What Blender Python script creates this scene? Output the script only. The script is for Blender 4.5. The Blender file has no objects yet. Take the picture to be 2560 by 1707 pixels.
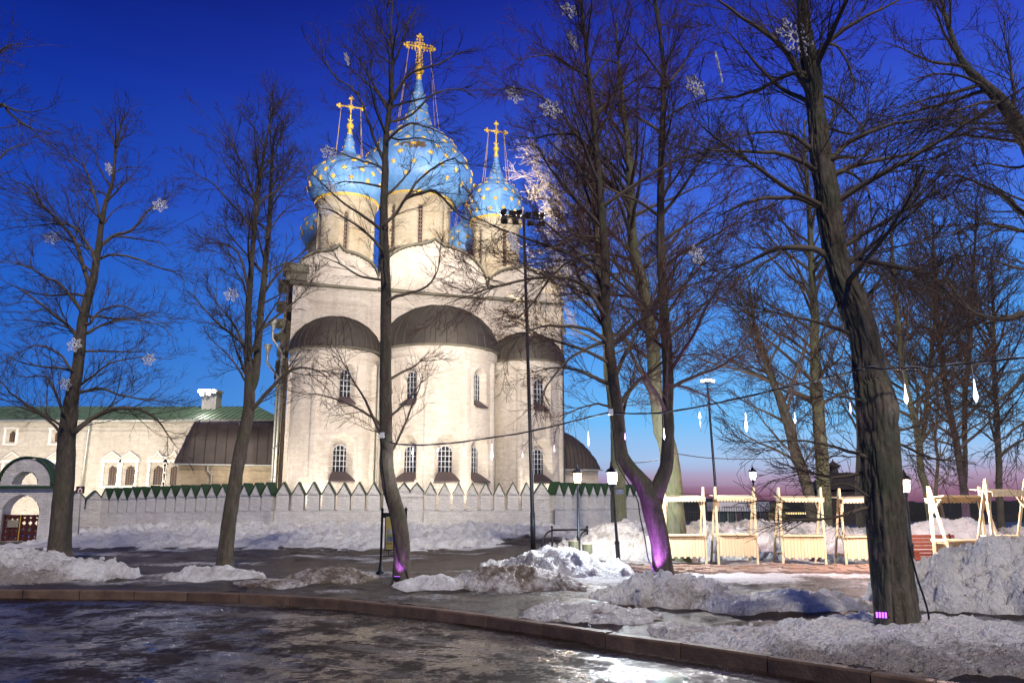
import bpy, math, random
import numpy as np
rng = np.random.default_rng(7)
random.seed(7)
sc = bpy.context.scene
C = sc.collection

# ------------------------------------------------------------------ camera, sky, exposure
F = 2000.0                       # focal length in pixels of a 2560 px wide frame
TH = math.atan(409 / 2000)       # upward tilt
EYE = 1.8
cT, sT = math.cos(TH), math.sin(TH)
cam = bpy.data.cameras.new('camera')
cam.sensor_width = 36; cam.lens = 36 * F / 2560; cam.clip_end = 6000; cam.clip_start = 0.1
co = bpy.data.objects.new('camera', cam); C.objects.link(co)
co.location = (0, 0, EYE); co.rotation_euler = (math.pi / 2 + TH, 0, 0)
sc.camera = co
sc.view_settings.view_transform = 'Standard'; sc.view_settings.look = 'None'
sc.view_settings.exposure = 0; sc.view_settings.gamma = 1
sc.view_settings.use_curve_mapping = False
sc.render.engine = 'CYCLES'
sc.cycles.use_denoising = True
sc.cycles.max_bounces = 5; sc.cycles.diffuse_bounces = 2; sc.cycles.glossy_bounces = 3
sc.cycles.transparent_max_bounces = 6
sc.cycles.sample_clamp_indirect = 4
sc.render.film_transparent = False

def lin(r, g, b):
    f = lambda v: (v / 255 / 12.92) if v / 255 <= .04045 else ((v / 255 + .055) / 1.055) ** 2.4
    return (f(r), f(g), f(b), 1)

world = bpy.data.worlds.new('World'); sc.world = world; world.use_nodes = True
wn = world.node_tree; wn.nodes.clear()
W = lambda t, **k: wn.nodes.new(t)
tc = W('ShaderNodeTexCoord'); sep = W('ShaderNodeSeparateXYZ')
wn.links.new(tc.outputs['Generated'], sep.inputs[0])
# thin streaks of haze low in the sky: the elevation is nudged by stretched noise
mpw = W('ShaderNodeMapping'); mpw.inputs['Scale'].default_value = (1.6, 1.6, 26); wn.links.new(tc.outputs['Generated'], mpw.inputs[0])
nzw = W('ShaderNodeTexNoise'); nzw.inputs['Scale'].default_value = 1.5; nzw.inputs['Detail'].default_value = 5; wn.links.new(mpw.outputs[0], nzw.inputs['Vector'])
nm1 = W('ShaderNodeMath'); nm1.operation = 'MULTIPLY_ADD'; nm1.inputs[1].default_value = .030; nm1.inputs[2].default_value = -.015; wn.links.new(nzw.outputs[0], nm1.inputs[0])
elev = W('ShaderNodeMath'); elev.operation = 'ADD'; wn.links.new(sep.outputs[2], elev.inputs[0]); wn.links.new(nm1.outputs[0], elev.inputs[1])
def ramp(stops):
    r = W('ShaderNodeValToRGB'); e = r.color_ramp.elements
    while len(e) < len(stops): e.new(0.5)
    for k, (p, c) in zip(e, stops): k.position = p; k.color = c
    wn.links.new(elev.outputs[0], r.inputs[0]); return r
# evening sky after sunset: afterglow low on the right, deep blue overhead and to the left
away = ramp([(0.0, lin(52, 66, 112)), (.03, lin(48, 86, 156)), (.10, lin(42, 108, 198)), (.22, lin(30, 92, 192)), (.34, lin(22, 66, 174)), (.46, lin(11, 42, 146)), (.56, lin(3, 22, 108)), (.66, lin(1, 12, 84)), (1, lin(1, 8, 64))])
glow = ramp([(0.0, lin(98, 64, 90)), (.014, lin(140, 96, 122)), (.032, lin(170, 152, 182)), (.055, lin(162, 192, 230)), (.10, lin(112, 188, 246)), (.2, lin(76, 154, 238)), (.34, lin(60, 106, 218)), (.50, lin(40, 62, 184)), (.60, lin(17, 36, 142)), (1, lin(3, 14, 84))])
# azimuth factor: towards the afterglow (x+)
nrm = W('ShaderNodeVectorMath'); nrm.operation = 'DOT_PRODUCT'
nrm.inputs[1].default_value = (0.80, 0.60, 0)
wn.links.new(tc.outputs['Generated'], nrm.inputs[0])
mr = W('ShaderNodeMapRange'); mr.interpolation_type = 'SMOOTHSTEP'
mr.inputs[1].default_value = -.02; mr.inputs[2].default_value = .84
wn.links.new(nrm.outputs['Value'], mr.inputs[0])
mixs = W('ShaderNodeMix'); mixs.data_type = 'RGBA'
wn.links.new(mr.outputs[0], mixs.inputs[0])
wn.links.new(away.outputs[0], mixs.inputs[6]); wn.links.new(glow.outputs[0], mixs.inputs[7])
# a low Nishita dusk sky adds its own faint gradient
sky = W('ShaderNodeTexSky'); sky.sky_type = 'NISHITA'; sky.sun_disc = False
sky.sun_elevation = math.radians(-3); sky.sun_rotation = math.radians(55)
bg1 = W('ShaderNodeBackground'); bg1.inputs[1].default_value = 1.08
bg2 = W('ShaderNodeBackground'); bg2.inputs[1].default_value = .05
add = W('ShaderNodeAddShader'); out = W('ShaderNodeOutputWorld')
wn.links.new(mixs.outputs[2], bg1.inputs[0]); wn.links.new(sky.outputs[0], bg2.inputs[0])
wn.links.new(bg1.outputs[0], add.inputs[0]); wn.links.new(bg2.outputs[0], add.inputs[1])
wn.links.new(add.outputs[0], out.inputs[0])

# added fill sun, standing in for unseen town light behind the camera, right
sl = bpy.data.lights.new('fill_sun', 'SUN'); sl.energy = 2.2; sl.angle = math.radians(6); sl.color = (1, .87, .71)
so = bpy.data.objects.new('fill_sun', sl); C.objects.link(so)
so.rotation_euler = (math.radians(45), 0, math.radians(12))

# ------------------------------------------------------------------ picture geometry helpers
def ray(px, py):
    x = (px - 1280) / F; z = (853.5 - py) / F
    return np.array([x, cT - z * sT, sT + z * cT])
def at(px, py, Y):
    d = ray(px, py); return np.array([0, 0, EYE]) + d * (Y / d[1])
def gnd(px, py, z=0.0):
    d = ray(px, py); return np.array([0, 0, EYE]) + d * ((z - EYE) / d[2])

# ------------------------------------------------------------------ object helpers
def tag(o, label, cat, group=None, kind=None):
    if label: o['label'] = label
    if cat: o['category'] = cat
    if group: o['group'] = group
    if kind: o['kind'] = kind
    return o
def thing(name, label, cat, loc=(0, 0, 0), rz=0.0, group=None, rx=0.0, ry=0.0):
    o = bpy.data.objects.new(name, None); C.objects.link(o)
    o.empty_display_size = .1
    o.location = loc; o.rotation_euler = (rx, ry, rz)
    return tag(o, label, cat, group)
def mesh_obj(name, V, Fc, mat=None, parent=None, smooth=False, uv=None, attrs=None, mats=None, mi=None):
    me = bpy.data.meshes.new(name)
    V = np.asarray(V, dtype=np.float32).reshape(-1, 3)
    if isinstance(Fc, np.ndarray) and Fc.ndim == 2:
        k = Fc.shape[1]; nf = len(Fc)
        me.vertices.add(len(V)); me.vertices.foreach_set('co', V.ravel())
        me.loops.add(nf * k); me.loops.foreach_set('vertex_index', Fc.astype(np.int32).ravel())
        me.polygons.add(nf); me.polygons.foreach_set('loop_start', np.arange(0, nf * k, k, dtype=np.int32))
        me.polygons.foreach_set('loop_total', np.full(nf, k, dtype=np.int32))
        me.update(calc_edges=True)
    else:
        me.from_pydata([tuple(v) for v in V.tolist()], [], [tuple(f) for f in Fc])
    if smooth:
        me.polygons.foreach_set('use_smooth', np.ones(len(me.polygons), dtype=bool))
    if uv is not None:
        ul = me.uv_layers.new(name='UVMap')
        li = np.empty(len(me.loops), dtype=np.int32); me.loops.foreach_get('vertex_index', li)
        ul.data.foreach_set('uv', np.asarray(uv, dtype=np.float32)[li].ravel())
    if attrs:
        for n, a in attrs.items():
            at_ = me.attributes.new(n, 'FLOAT', 'POINT'); at_.data.foreach_set('value', np.asarray(a, dtype=np.float32).ravel())
    if mats:
        for m in mats: me.materials.append(m)
        me.polygons.foreach_set('material_index', np.asarray(mi, dtype=np.int32))
    elif mat: me.materials.append(mat)
    me.update()
    o = bpy.data.objects.new(name, me); C.objects.link(o)
    if parent: o.parent = parent
    return o
def copy_tree(o, parent=None):
    c = o.copy(); C.objects.link(c); c.parent = parent
    for ch in list(o.children): copy_tree(ch, c)
    return c

class MB:
    """collects simple solids, then links them as one mesh"""
    def __init__(s): s.v = []; s.f = []
    def add(s, V, Fc):
        n = len(s.v); s.v += [tuple(map(float, p)) for p in V]; s.f += [tuple(i + n for i in f) for f in Fc]; return s
    def box(s, x0, x1, y0, y1, z0, z1):
        V = [(x0,y0,z0),(x1,y0,z0),(x1,y1,z0),(x0,y1,z0),(x0,y0,z1),(x1,y0,z1),(x1,y1,z1),(x0,y1,z1)]
        return s.add(V, [(0,3,2,1),(4,5,6,7),(0,1,5,4),(1,2,6,5),(2,3,7,6),(3,0,4,7)])
    def beam(s, a, b, w, h, up=(0, 0, 1)):
        a = np.array(a, float); b = np.array(b, float); d = b - a; d /= np.linalg.norm(d)
        u = np.array(up, float); x = np.cross(d, u)
        if np.linalg.norm(x) < 1e-4: x = np.cross(d, (0, 1, 0))
        x /= np.linalg.norm(x); y = np.cross(x, d)
        V = [p + x * i * w / 2 + y * j * h / 2 for p in (a, b) for (i, j) in ((-1,-1),(1,-1),(1,1),(-1,1))]
        return s.add(V, [(0,1,2,3),(7,6,5,4),(0,4,5,1),(1,5,6,2),(2,6,7,3),(3,7,4,0)])
    def tube(s, pts, r, n=8, cap=True):
        P = np.array(pts, float); K = len(P); R = np.full(K, r) if np.isscalar(r) else np.array(r, float)
        T = np.gradient(P, axis=0) if K > 2 else np.array([P[1]-P[0]]*2)
        T /= np.linalg.norm(T, axis=1)[:, None] + 1e-9
        m = T.mean(0); ref = np.array([0,0,1.]) if abs(m[2]) < .8*np.linalg.norm(m)+1e-9 else np.array([1.,0,0])
        A = np.cross(T, ref); A /= np.linalg.norm(A, axis=1)[:, None] + 1e-9; B = np.cross(A, T)
        V = [P[i] + R[i]*(math.cos(2*math.pi*k/n)*A[i] + math.sin(2*math.pi*k/n)*B[i]) for i in range(K) for k in range(n)]
        Fc = [(i*n+k, i*n+(k+1)%n, (i+1)*n+(k+1)%n, (i+1)*n+k) for i in range(K-1) for k in range(n)]
        if cap: Fc += [tuple(range(n))[::-1], tuple((K-1)*n+k for k in range(n))]
        return s.add(V, Fc)
    def lathe(s, prof, n=24, c=(0, 0), a0=0.0, a1=2*math.pi):
        full = abs(a1 - a0 - 2*math.pi) < 1e-6; m = n if full else n + 1
        V = [(c[0] + r*math.cos(a0+(a1-a0)*k/n), c[1] + r*math.sin(a0+(a1-a0)*k/n), z) for (r, z) in prof for k in range(m)]
        Fc = [(i*m+k, i*m+(k+1)%m, (i+1)*m+(k+1)%m, (i+1)*m+k) for i in range(len(prof)-1) for k in range(n)]
        return s.add(V, Fc)
    def ball(s, c, r, n=12, m=8, sz=1.0):
        prof = [(max(1e-4, r*math.sin(math.pi*i/m)), -r*sz*math.cos(math.pi*i/m)) for i in range(m+1)]
        k = len(s.v); s.lathe(prof, n)
        for i in range(k, len(s.v)):
            x, y, z = s.v[i]; s.v[i] = (x+c[0], y+c[1], z+c[2])
        return s
    def prism(s, poly, y0, y1):
        """poly in (x,z), extruded along y"""
        n = len(poly)
        V = [(x, y0, z) for x, z in poly] + [(x, y1, z) for x, z in poly]
        return s.add(V, [tuple(range(n)), tuple(range(2*n-1, n-1, -1))] + [(i, i+n, (i+1)%n+n, (i+1)%n) for i in range(n)])
    def xf(s, fn, start=0):
        for i in range(start, len(s.v)): s.v[i] = tuple(map(float, fn(s.v[i])))
        return s
    def build(s, name, mat, parent=None, smooth=False):
        return mesh_obj(name, np.array(s.v), s.f, mat, parent, smooth)

# ------------------------------------------------------------------ noise
def _hash(ix, iy, seed):
    h = (ix.astype(np.int64) * 374761393 + iy.astype(np.int64) * 668265263 + seed * 1442695041) & 0xffffffff
    h = ((h ^ (h >> 13)) * 1274126177) & 0xffffffff
    return ((h ^ (h >> 16)) & 0xffff) / 65535.0
def vnoise(x, y, seed=0):
    x = np.asarray(x, float); y = np.asarray(y, float)
    ix = np.floor(x); iy = np.floor(y); fx = x - ix; fy = y - iy
    fx = fx*fx*fx*(fx*(fx*6-15)+10); fy = fy*fy*fy*(fy*(fy*6-15)+10)
    a = _hash(ix, iy, seed); b = _hash(ix+1, iy, seed); c = _hash(ix, iy+1, seed); d = _hash(ix+1, iy+1, seed)
    return (a*(1-fx)+b*fx)*(1-fy) + (c*(1-fx)+d*fx)*fy
def fbm(x, y, oct=5, seed=0, gain=.5):
    v = 0; a = 1; t = 0
    for o in range(oct):
        v = v + a * vnoise(x*2**o + 17.3*o, y*2**o - 9.1*o, seed+o); t += a; a *= gain
    return v / t
def billow(x, y, oct=5, seed=0, gain=.5):
    v = 0; a = 1; t = 0
    for o in range(oct):
        v = v + a * (1-np.abs(2*vnoise(x*2**o + 7.7*o, y*2**o + 3.3*o, seed+o)-1)); t += a; a *= gain
    return v / t
def sstep(a, b, x):
    t = np.clip((x - a) / (b - a), 0, 1); return t*t*(3-2*t)
# ------------------------------------------------------------------ materials
class NT:
    def __init__(s, name):
        s.m = bpy.data.materials.new(name); s.m.use_nodes = True; s.t = s.m.node_tree; s.t.nodes.clear()
        s.o = s.n('ShaderNodeOutputMaterial'); s.b = s.n('ShaderNodeBsdfPrincipled'); s.l(s.b.outputs[0], s.o.inputs[0])
    def n(s, t): return s.t.nodes.new(t)
    def l(s, a, b): s.t.links.new(a, b)
    def coord(s, which='Object', scale=(1, 1, 1)):
        c = s.n('ShaderNodeTexCoord'); m = s.n('ShaderNodeMapping'); m.inputs['Scale'].default_value = scale
        s.l(c.outputs[which], m.inputs[0]); return m.outputs[0]
    def noise(s, vec, scale, detail=4, rough=.55, dist=0):
        n = s.n('ShaderNodeTexNoise'); n.inputs['Scale'].default_value = scale; n.inputs['Detail'].default_value = detail
        n.inputs['Roughness'].default_value = rough; n.inputs['Distortion'].default_value = dist
        if vec is not None: s.l(vec, n.inputs['Vector'])
        return n.outputs[0]
    def ramp(s, fac, stops, interp='LINEAR'):
        r = s.n('ShaderNodeValToRGB'); e = r.color_ramp.elements; r.color_ramp.interpolation = interp
        while len(e) < len(stops): e.new(.5)
        for k, (p, c) in zip(e, stops):
            k.position = p; k.color = c if len(c) == 4 else (*c, 1)
        s.l(fac, r.inputs[0]); return r.outputs[0]
    def mix(s, f, a, b, mode='MIX'):
        m = s.n('ShaderNodeMix'); m.data_type = 'RGBA'; m.blend_type = mode
        for v, i in ((f, 0), (a, 6), (b, 7)):
            if isinstance(v, (int, float)): m.inputs[i].default_value = v
            elif isinstance(v, tuple): m.inputs[i].default_value = v if len(v) == 4 else (*v, 1)
            else: s.l(v, m.inputs[i])
        return m.outputs[2]
    def math(s, op, a, b=0.0, clamp=False):
        m = s.n('ShaderNodeMath'); m.operation = op; m.use_clamp = clamp
        for v, i in ((a, 0), (b, 1)):
            if isinstance(v, (int, float)): m.inputs[i].default_value = v
            else: s.l(v, m.inputs[i])
        return m.outputs[0]
    def bump(s, h, strength=.5, dist=.05, prev=None):
        b = s.n('ShaderNodeBump'); b.inputs['Strength'].default_value = strength; b.inputs['Distance'].default_value = dist
        s.l(h, b.inputs['Height'])
        if prev is not None: s.l(prev, b.inputs['Normal'])
        s.l(b.outputs[0], s.b.inputs['Normal']); return b.outputs[0]
    def set(s, col=None, rough=None, metal=None, emit=None, es=None, spec=None):
        for v, k in ((col, 'Base Color'), (rough, 'Roughness'), (metal, 'Metallic'), (emit, 'Emission Color'), (es, 'Emission Strength'), (spec, 'Specular IOR Level')):
            if v is None: continue
            if isinstance(v, (int, float)): s.b.inputs[k].default_value = v
            elif isinstance(v, tuple): s.b.inputs[k].default_value = v if len(v) == 4 else (*v, 1)
            else: s.l(v, s.b.inputs[k])
        return s.m
def plain(name, col, rough=.6, metal=0, var=.15, scale=6, bump=.15, coord='Object', spec=.4):
    t = NT(name); c = t.coord(coord); n = t.noise(c, scale, 5)
    lo = tuple(v*(1-var) for v in col); hi = tuple(min(1, v*(1+var)) for v in col)
    t.set(t.ramp(n, [(.3, lo), (.7, hi)]), t.math('ADD', t.math('MULTIPLY', n, .2), rough-.1), metal, spec=spec)
    if bump: t.bump(t.noise(c, scale*6, 4), bump, .02)
    return t.m
def glowglass(name, col, strength, clear=.55):
    """frosted lamp glass: glows and lets the lamp inside shine through"""
    t = NT(name); e = t.n('ShaderNodeEmission'); e.inputs[0].default_value = (*col, 1); e.inputs[1].default_value = strength
    tr = t.n('ShaderNodeBsdfTransparent'); mx = t.n('ShaderNodeMixShader'); mx.inputs[0].default_value = 1-clear; t.l(tr.outputs[0], mx.inputs[1]); t.l(e.outputs[0], mx.inputs[2]); t.l(mx.outputs[0], t.o.inputs[0]); return t.m
def emit(name, col, strength):
    t = NT(name); return t.set(col, .5, emit=col, es=strength)

M = {}
# whitewashed brick: UV in metres
def whitewash(name, base, stain, brick, wear=.5, brickbump=.35, moss=None):
    t = NT(name); uv = t.coord('UV')
    b = t.n('ShaderNodeTexBrick'); t.l(uv, b.inputs['Vector'])
    b.inputs['Scale'].default_value = 1; b.inputs['Brick Width'].default_value = .30; b.inputs['Row Height'].default_value = .09
    b.inputs['Mortar Size'].default_value = .012; b.inputs['Mortar Smooth'].default_value = .6
    b.inputs['Color1'].default_value = (1,1,1,1); b.inputs['Color2'].default_value = (.82,.82,.82,1); b.inputs['Mortar'].default_value = (.45,.45,.45,1)
    an = t.n('ShaderNodeMapping'); an.inputs['Scale'].default_value = (1, 2.6, 1); t.l(uv, an.inputs[0])
    n1 = t.noise(uv, .35, 6, .6); n2 = t.noise(an.outputs[0], 1.5, 7, .68); n3 = t.noise(an.outputs[0], 5.5, 5, .7)
    st = t.n('ShaderNodeMapping'); st.inputs['Scale'].default_value = (1.6, .16, 1); t.l(uv, st.inputs[0]); n4 = t.noise(st.outputs[0], 1, 5, .6)
    col = t.mix(t.ramp(n1, [(.38, (0,0,0)), (.68, (1,1,1))]), base, stain)
    col = t.mix(t.math('MULTIPLY', t.ramp(n4, [(.48, (0,0,0)), (.78, (1,1,1))]), .55), col, tuple(v*.72 for v in stain))
    w = t.math('MULTIPLY', t.ramp(n2, [(.60, (0,0,0)), (.70, (1,1,1))]), t.ramp(n1, [(.45, (0,0,0)), (.6, (1,1,1))]))
    col = t.mix(t.math('MULTIPLY', w, wear), col, brick)
    col = t.mix(.32, col, b.outputs[0], 'MULTIPLY')
    col = t.mix(.5, col, t.ramp(n3, [(.3, (.55,.53,.5)), (.62, (1,1,1))]), 'MULTIPLY')
    col = t.mix(.45, col, t.ramp(n2, [(.32, (.55,.52,.48)), (.6, (1,1,1))]), 'MULTIPLY')
    t.set(col, .9, spec=.15)
    h = t.math('ADD', t.math('MULTIPLY', b.outputs[0], .5), t.math('ADD', t.math('MULTIPLY', n2, .9), t.math('MULTIPLY', n3, .6)))
    t.bump(h, min(1, brickbump*2.6), .14); return t.m
M['church'] = whitewash('cathedral_plaster', (.80,.735,.67), (.68,.60,.53), (.42,.29,.20), .5)
M['chamber'] = whitewash('chamber_plaster', (.78,.73,.66), (.66,.60,.52), (.45,.30,.16), .35)
M['wallwash'] = whitewash('fence_whitewash', (.88,.88,.87), (.74,.72,.70), (.30,.20,.13), .45, .25)
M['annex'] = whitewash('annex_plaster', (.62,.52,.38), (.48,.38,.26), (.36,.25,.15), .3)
M['trim'] = plain('white_trim', (.78,.74,.68), .85, 0, .12, 3, .3)
M['drum'] = whitewash('drum_plaster', (.72,.64,.50), (.58,.47,.32), (.40,.24,.12), .5)

def sheet_metal(name, col, rough=.5, metal=.35, var=.25, spec=.4):
    t = NT(name); c = t.coord('Object'); n = t.noise(c, .8, 6, .6); n2 = t.noise(c, 7, 5, .7)
    lo = tuple(v*(1-var) for v in col); hi = tuple(v*(1+var) for v in col)
    k = t.ramp(n, [(.3, lo), (.7, hi)]); k = t.mix(.3, k, t.ramp(n2, [(.35, (.5,.5,.5)), (.65, (1,1,1))]), 'MULTIPLY')
    t.set(k, t.math('ADD', t.math('MULTIPLY', n2, .25), rough-.12), metal, spec=spec); t.bump(n2, .12, .03); return t.m
M['darkroof'] = sheet_metal('old_roof_sheet', (.050,.042,.037), .62, .2)
M['brownroof'] = sheet_metal('brown_roof_sheet', (.060,.048,.046), .6, .2)
M['greenroof'] = sheet_metal('green_roof_sheet', (.20,.32,.20), .5, .1)
M['greencap'] = sheet_metal('green_cap_sheet', (.022,.062,.028), .55, .1)
M['ledge'] = sheet_metal('weathered_ledge', (.13,.12,.09), .7, .1)
M['gutter'] = sheet_metal('galvanised_pipe', (.42,.43,.41), .45, .5, .15)
M['gold'] = None
t = NT('gilded_metal'); c = t.coord('Object'); n = t.noise(c, 3, 5)
M['gold'] = t.set(t.ramp(n, [(.3, (.86,.50,.06)), (.7, (1.0,.70,.13))]), t.math('ADD', t.math('MULTIPLY', n, .25), .30), .30); t.bump(t.noise(c, 14, 3), .2, .03)
# blue dome paint; the 'wear' attribute marks where the paint has flaked
t = NT('blue_dome_paint'); c = t.coord('Object'); n = t.noise(c, .5, 6, .65); n2 = t.noise(c, 3.5, 5, .6)
mp = t.n('ShaderNodeMapping'); mp.inputs['Scale'].default_value = (2.2, 2.2, .22); t.l(t.n('ShaderNodeTexCoord').outputs['Object'], mp.inputs[0]); n3 = t.noise(mp.outputs[0], 1.6, 5, .6)
col = t.ramp(n, [(.28, (.07,.20,.50)), (.5, (.12,.29,.62)), (.74, (.20,.40,.70))])
col = t.mix(t.math('MULTIPLY', t.ramp(n3, [(.5, (0,0,0)), (.75, (1,1,1))]), .45), col, (.33,.52,.80))
at_ = t.n('ShaderNodeAttribute'); at_.attribute_name = 'wear'
w = t.ramp(t.math('MULTIPLY', at_.outputs['Fac'], t.noise(c, 3.0, 3, .45)), [(.43, (0,0,0)), (.47, (1,1,1))])
col = t.mix(w, col, (.13,.085,.045))
t.set(col, t.math('ADD', t.math('MULTIPLY', n2, .3), .30), 0, spec=.35); t.bump(t.math('ADD', n2, t.math('MULTIPLY', w, -.5)), .12, .04); M['dome'] = t.m

def wood(name, c1, c2, rough=.6, sc_=(14, 14, 1.2)):
    t = NT(name); c = t.coord('Object', sc_); n = t.noise(c, 1.3, 6, .6, 1.2); oi = t.n('ShaderNodeObjectInfo')
    k = t.ramp(n, [(.25, c1), (.75, c2)])
    k = t.mix(t.math('MULTIPLY', oi.outputs['Random'], .35), k, tuple(v*.75 for v in c1))
    kn = t.noise(t.coord('Object', (4, 4, 1.5)), 2.2, 2); k = t.mix(t.math('MULTIPLY', t.ramp(kn, [(.70, (0,0,0)), (.76, (1,1,1))]), .6), k, tuple(v*.45 for v in c1))
    t.set(k, rough, spec=.3); t.bump(n, .15, .01); return t.m
M['pine'] = wood('fresh_pine', (.70,.55,.31), (.84,.72,.48))
M['redwood'] = wood('red_brown_wood', (.13,.035,.022), (.22,.07,.04), .5)
M['gatewood'] = wood('gate_wood', (.07,.016,.012), (.11,.03,.02), .55)
M['iron'] = plain('black_iron', (.025,.027,.032), .42, .6, .2, 8, .1)
M['steel'] = plain('dark_pole_paint', (.05,.055,.065), .38, .5, .2, 5, .06)
M['postgrey'] = plain('grey_post', (.32,.31,.30), .5, .3)
M['cable'] = plain('black_cable', (.012,.012,.015), .45, 0, .2, 20, 0)
M['wire'] = plain('pale_cord', (.35,.35,.38), .5, 0, .1, 20, 0)
M['glassdark'] = plain('dark_glass', (.018,.02,.026), .12, 0, .3, 1.5, .05, spec=.6)
M['bars'] = plain('pale_window_bars', (.42,.42,.43), .55, .1, .1, 9, 0)
M['shutter'] = plain('brown_shutter', (.030,.020,.020), .6, 0, .25, 8, .2)
M['rail'] = plain('rusty_bars', (.16,.11,.085), .6, .2, .2, 9, 0)
M['sill'] = sheet_metal('window_sill_sheet', (.075,.055,.06), .55, .2)
M['hole'] = plain('dark_recess', (.02,.015,.012), .9, 0, .2, 4, 0)
M['rope'] = plain('rope_light_tube', (.85,.85,.88), .35, 0, .12, 10, .1)
M['white'] = plain('white_box_plastic', (.75,.77,.8), .4, 0, .05, 8, 0)

def bark(name, c1, c2, moss=None, ridge=9.0):
    t = NT(name); c = t.coord('Object', (ridge, ridge, ridge*.28)); n = t.noise(c, 1.0, 7, .7, .8)
    c2_ = t.coord('Object'); n2 = t.noise(c2_, 2.2, 5, .6); n3 = t.noise(c2_, 22, 4, .6)
    k = t.ramp(n, [(.3, c1), (.68, c2)])
    if moss: k = t.mix(t.math('MULTIPLY', t.ramp(n2, [(.46, (0,0,0)), (.66, (1,1,1))]), .6), k, moss)
    k = t.mix(t.math('MULTIPLY', t.ramp(n3, [(.64, (0,0,0)), (.74, (1,1,1))]), .45), k, tuple(min(1, v*2.4) for v in c2))
    t.set(k, .85, spec=.2); t.bump(t.math('ADD', n, t.math('MULTIPLY', n3, .3)), .7, .05); return t.m
M['bark'] = bark('linden_bark', (.050,.040,.031), (.16,.135,.105), (.07,.085,.045))
M['bark2'] = bark('rough_linden_bark', (.045,.038,.030), (.19,.165,.125), (.050,.080,.045), 7)
M['bark3'] = bark('pale_mossy_bark', (.10,.10,.065), (.22,.22,.14), (.13,.16,.06), 8)
M['twig'] = plain('twig_bark', (.085,.060,.048), .8, 0, .4, 1.2, 0, spec=.2)
M['twig2'] = plain('grey_twig_bark', (.13,.108,.082), .8, 0, .35, 1.2, 0, spec=.2)
M['twiglit'] = plain('floodlit_twig_bark', (.34,.28,.20), .8, 0, .35, 1.2, 0, spec=.2)  # twig colour lightened to imitate floodlight on the tree behind the mast
M['twig3'] = plain('reddish_twig_bark', (.120,.062,.048), .8, 0, .35, 1.2, 0, spec=.2)
M['leaf'] = plain('dry_leaf', (.30,.14,.05), .7, 0, .4, 2, 0)

# snow and ground
def snow(name, dirt=.4, dirtcol=(.16,.115,.075), scale=1.0):
    t = NT(name); c = t.coord('Object'); n = t.noise(c, 1.1*scale, 7, .65); n2 = t.noise(c, 7*scale, 6, .7); n3 = t.noise(c, 42, 4, .65)
    at_ = t.n('ShaderNodeAttribute'); at_.attribute_name = 'dirt'
    d = t.math('ADD', t.math('MULTIPLY', at_.outputs['Fac'], 1.0), t.math('SUBTRACT', t.math('ADD', t.math('MULTIPLY', n, 1.0), t.math('MULTIPLY', n2, 1.0)), 1.0))
    d = t.math('ADD', d, t.math('MULTIPLY', t.math('SUBTRACT', n3, .5), .55))
    f = t.ramp(d, [(.12, (0,0,0)), (.30, (.30,.30,.30)), (.60, (1,1,1))])
    k = t.mix(t.math('MULTIPLY', f, dirt*2, True), (.88,.89,.91), dirtcol)
    k = t.mix(t.math('ADD', t.math('MULTIPLY', f, .5), .04), k, t.ramp(n3, [(.30, (.42,.40,.38)), (.52, (1,1,1))]), 'MULTIPLY')
    sp = t.ramp(t.math('ADD', t.noise(c, 95, 2, .5), t.math('MULTIPLY', f, .16)), [(.71, (0,0,0)), (.78, (1,1,1))]); k = t.mix(t.math('MULTIPLY', sp, .8), k, (.07,.05,.035))
    t.set(k, .62, spec=.35)
    h = t.math('ADD', t.math('MULTIPLY', t.noise(c, 13, 5, .6), 1.0), t.math('MULTIPLY', n3, .12)); t.bump(h, 1.0, .15); return t.m
M['snow'] = snow('old_snow', .34)
M['snowdirty'] = snow('dirty_snow', .48)
# ------------------------------------------------------------------ ground, road, kerb
def poly_dist(x, y, pts):
    """distance to a polyline and the arclength parameter (0..1 per segment index)"""
    best = np.full(np.shape(x), 1e9); par = np.zeros(np.shape(x))
    for i in range(len(pts)-1):
        ax, ay = pts[i][:2]; bx, by = pts[i+1][:2]; dx, dy = bx-ax, by-ay; L2 = dx*dx+dy*dy
        t = np.clip(((x-ax)*dx+(y-ay)*dy)/L2, 0, 1); d = np.hypot(x-ax-t*dx, y-ay-t*dy)
        m = d < best; best = np.where(m, d, best); par = np.where(m, i+t, par)
    return best, par
kerb_px = [(0,1473),(250,1474),(500,1479),(697,1487),(860,1498),(1023,1514),(1150,1529),(1280,1547),(1420,1567),(1555,1587),(1685,1604),(1930,1640),(2145,1671),(2341,1703)]
kerb_pts = [gnd(a, b, .02)[:2] for a, b in kerb_px]
kerb_pts = [np.array([-60, 15.0]), np.array([-30, 18.4]), np.array([-18, 18.5])] + kerb_pts + [np.array([6.2, 6.6]), np.array([8.4, 3.0]), np.array([10, -2]), np.array([11, -12])]
KX = np.array([p[0] for p in kerb_pts]); KY = np.array([p[1] for p in kerb_pts])
def on_road(x, y):           # signed offset, negative on the road side
    return y - np.interp(x, KX, KY)
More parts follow.
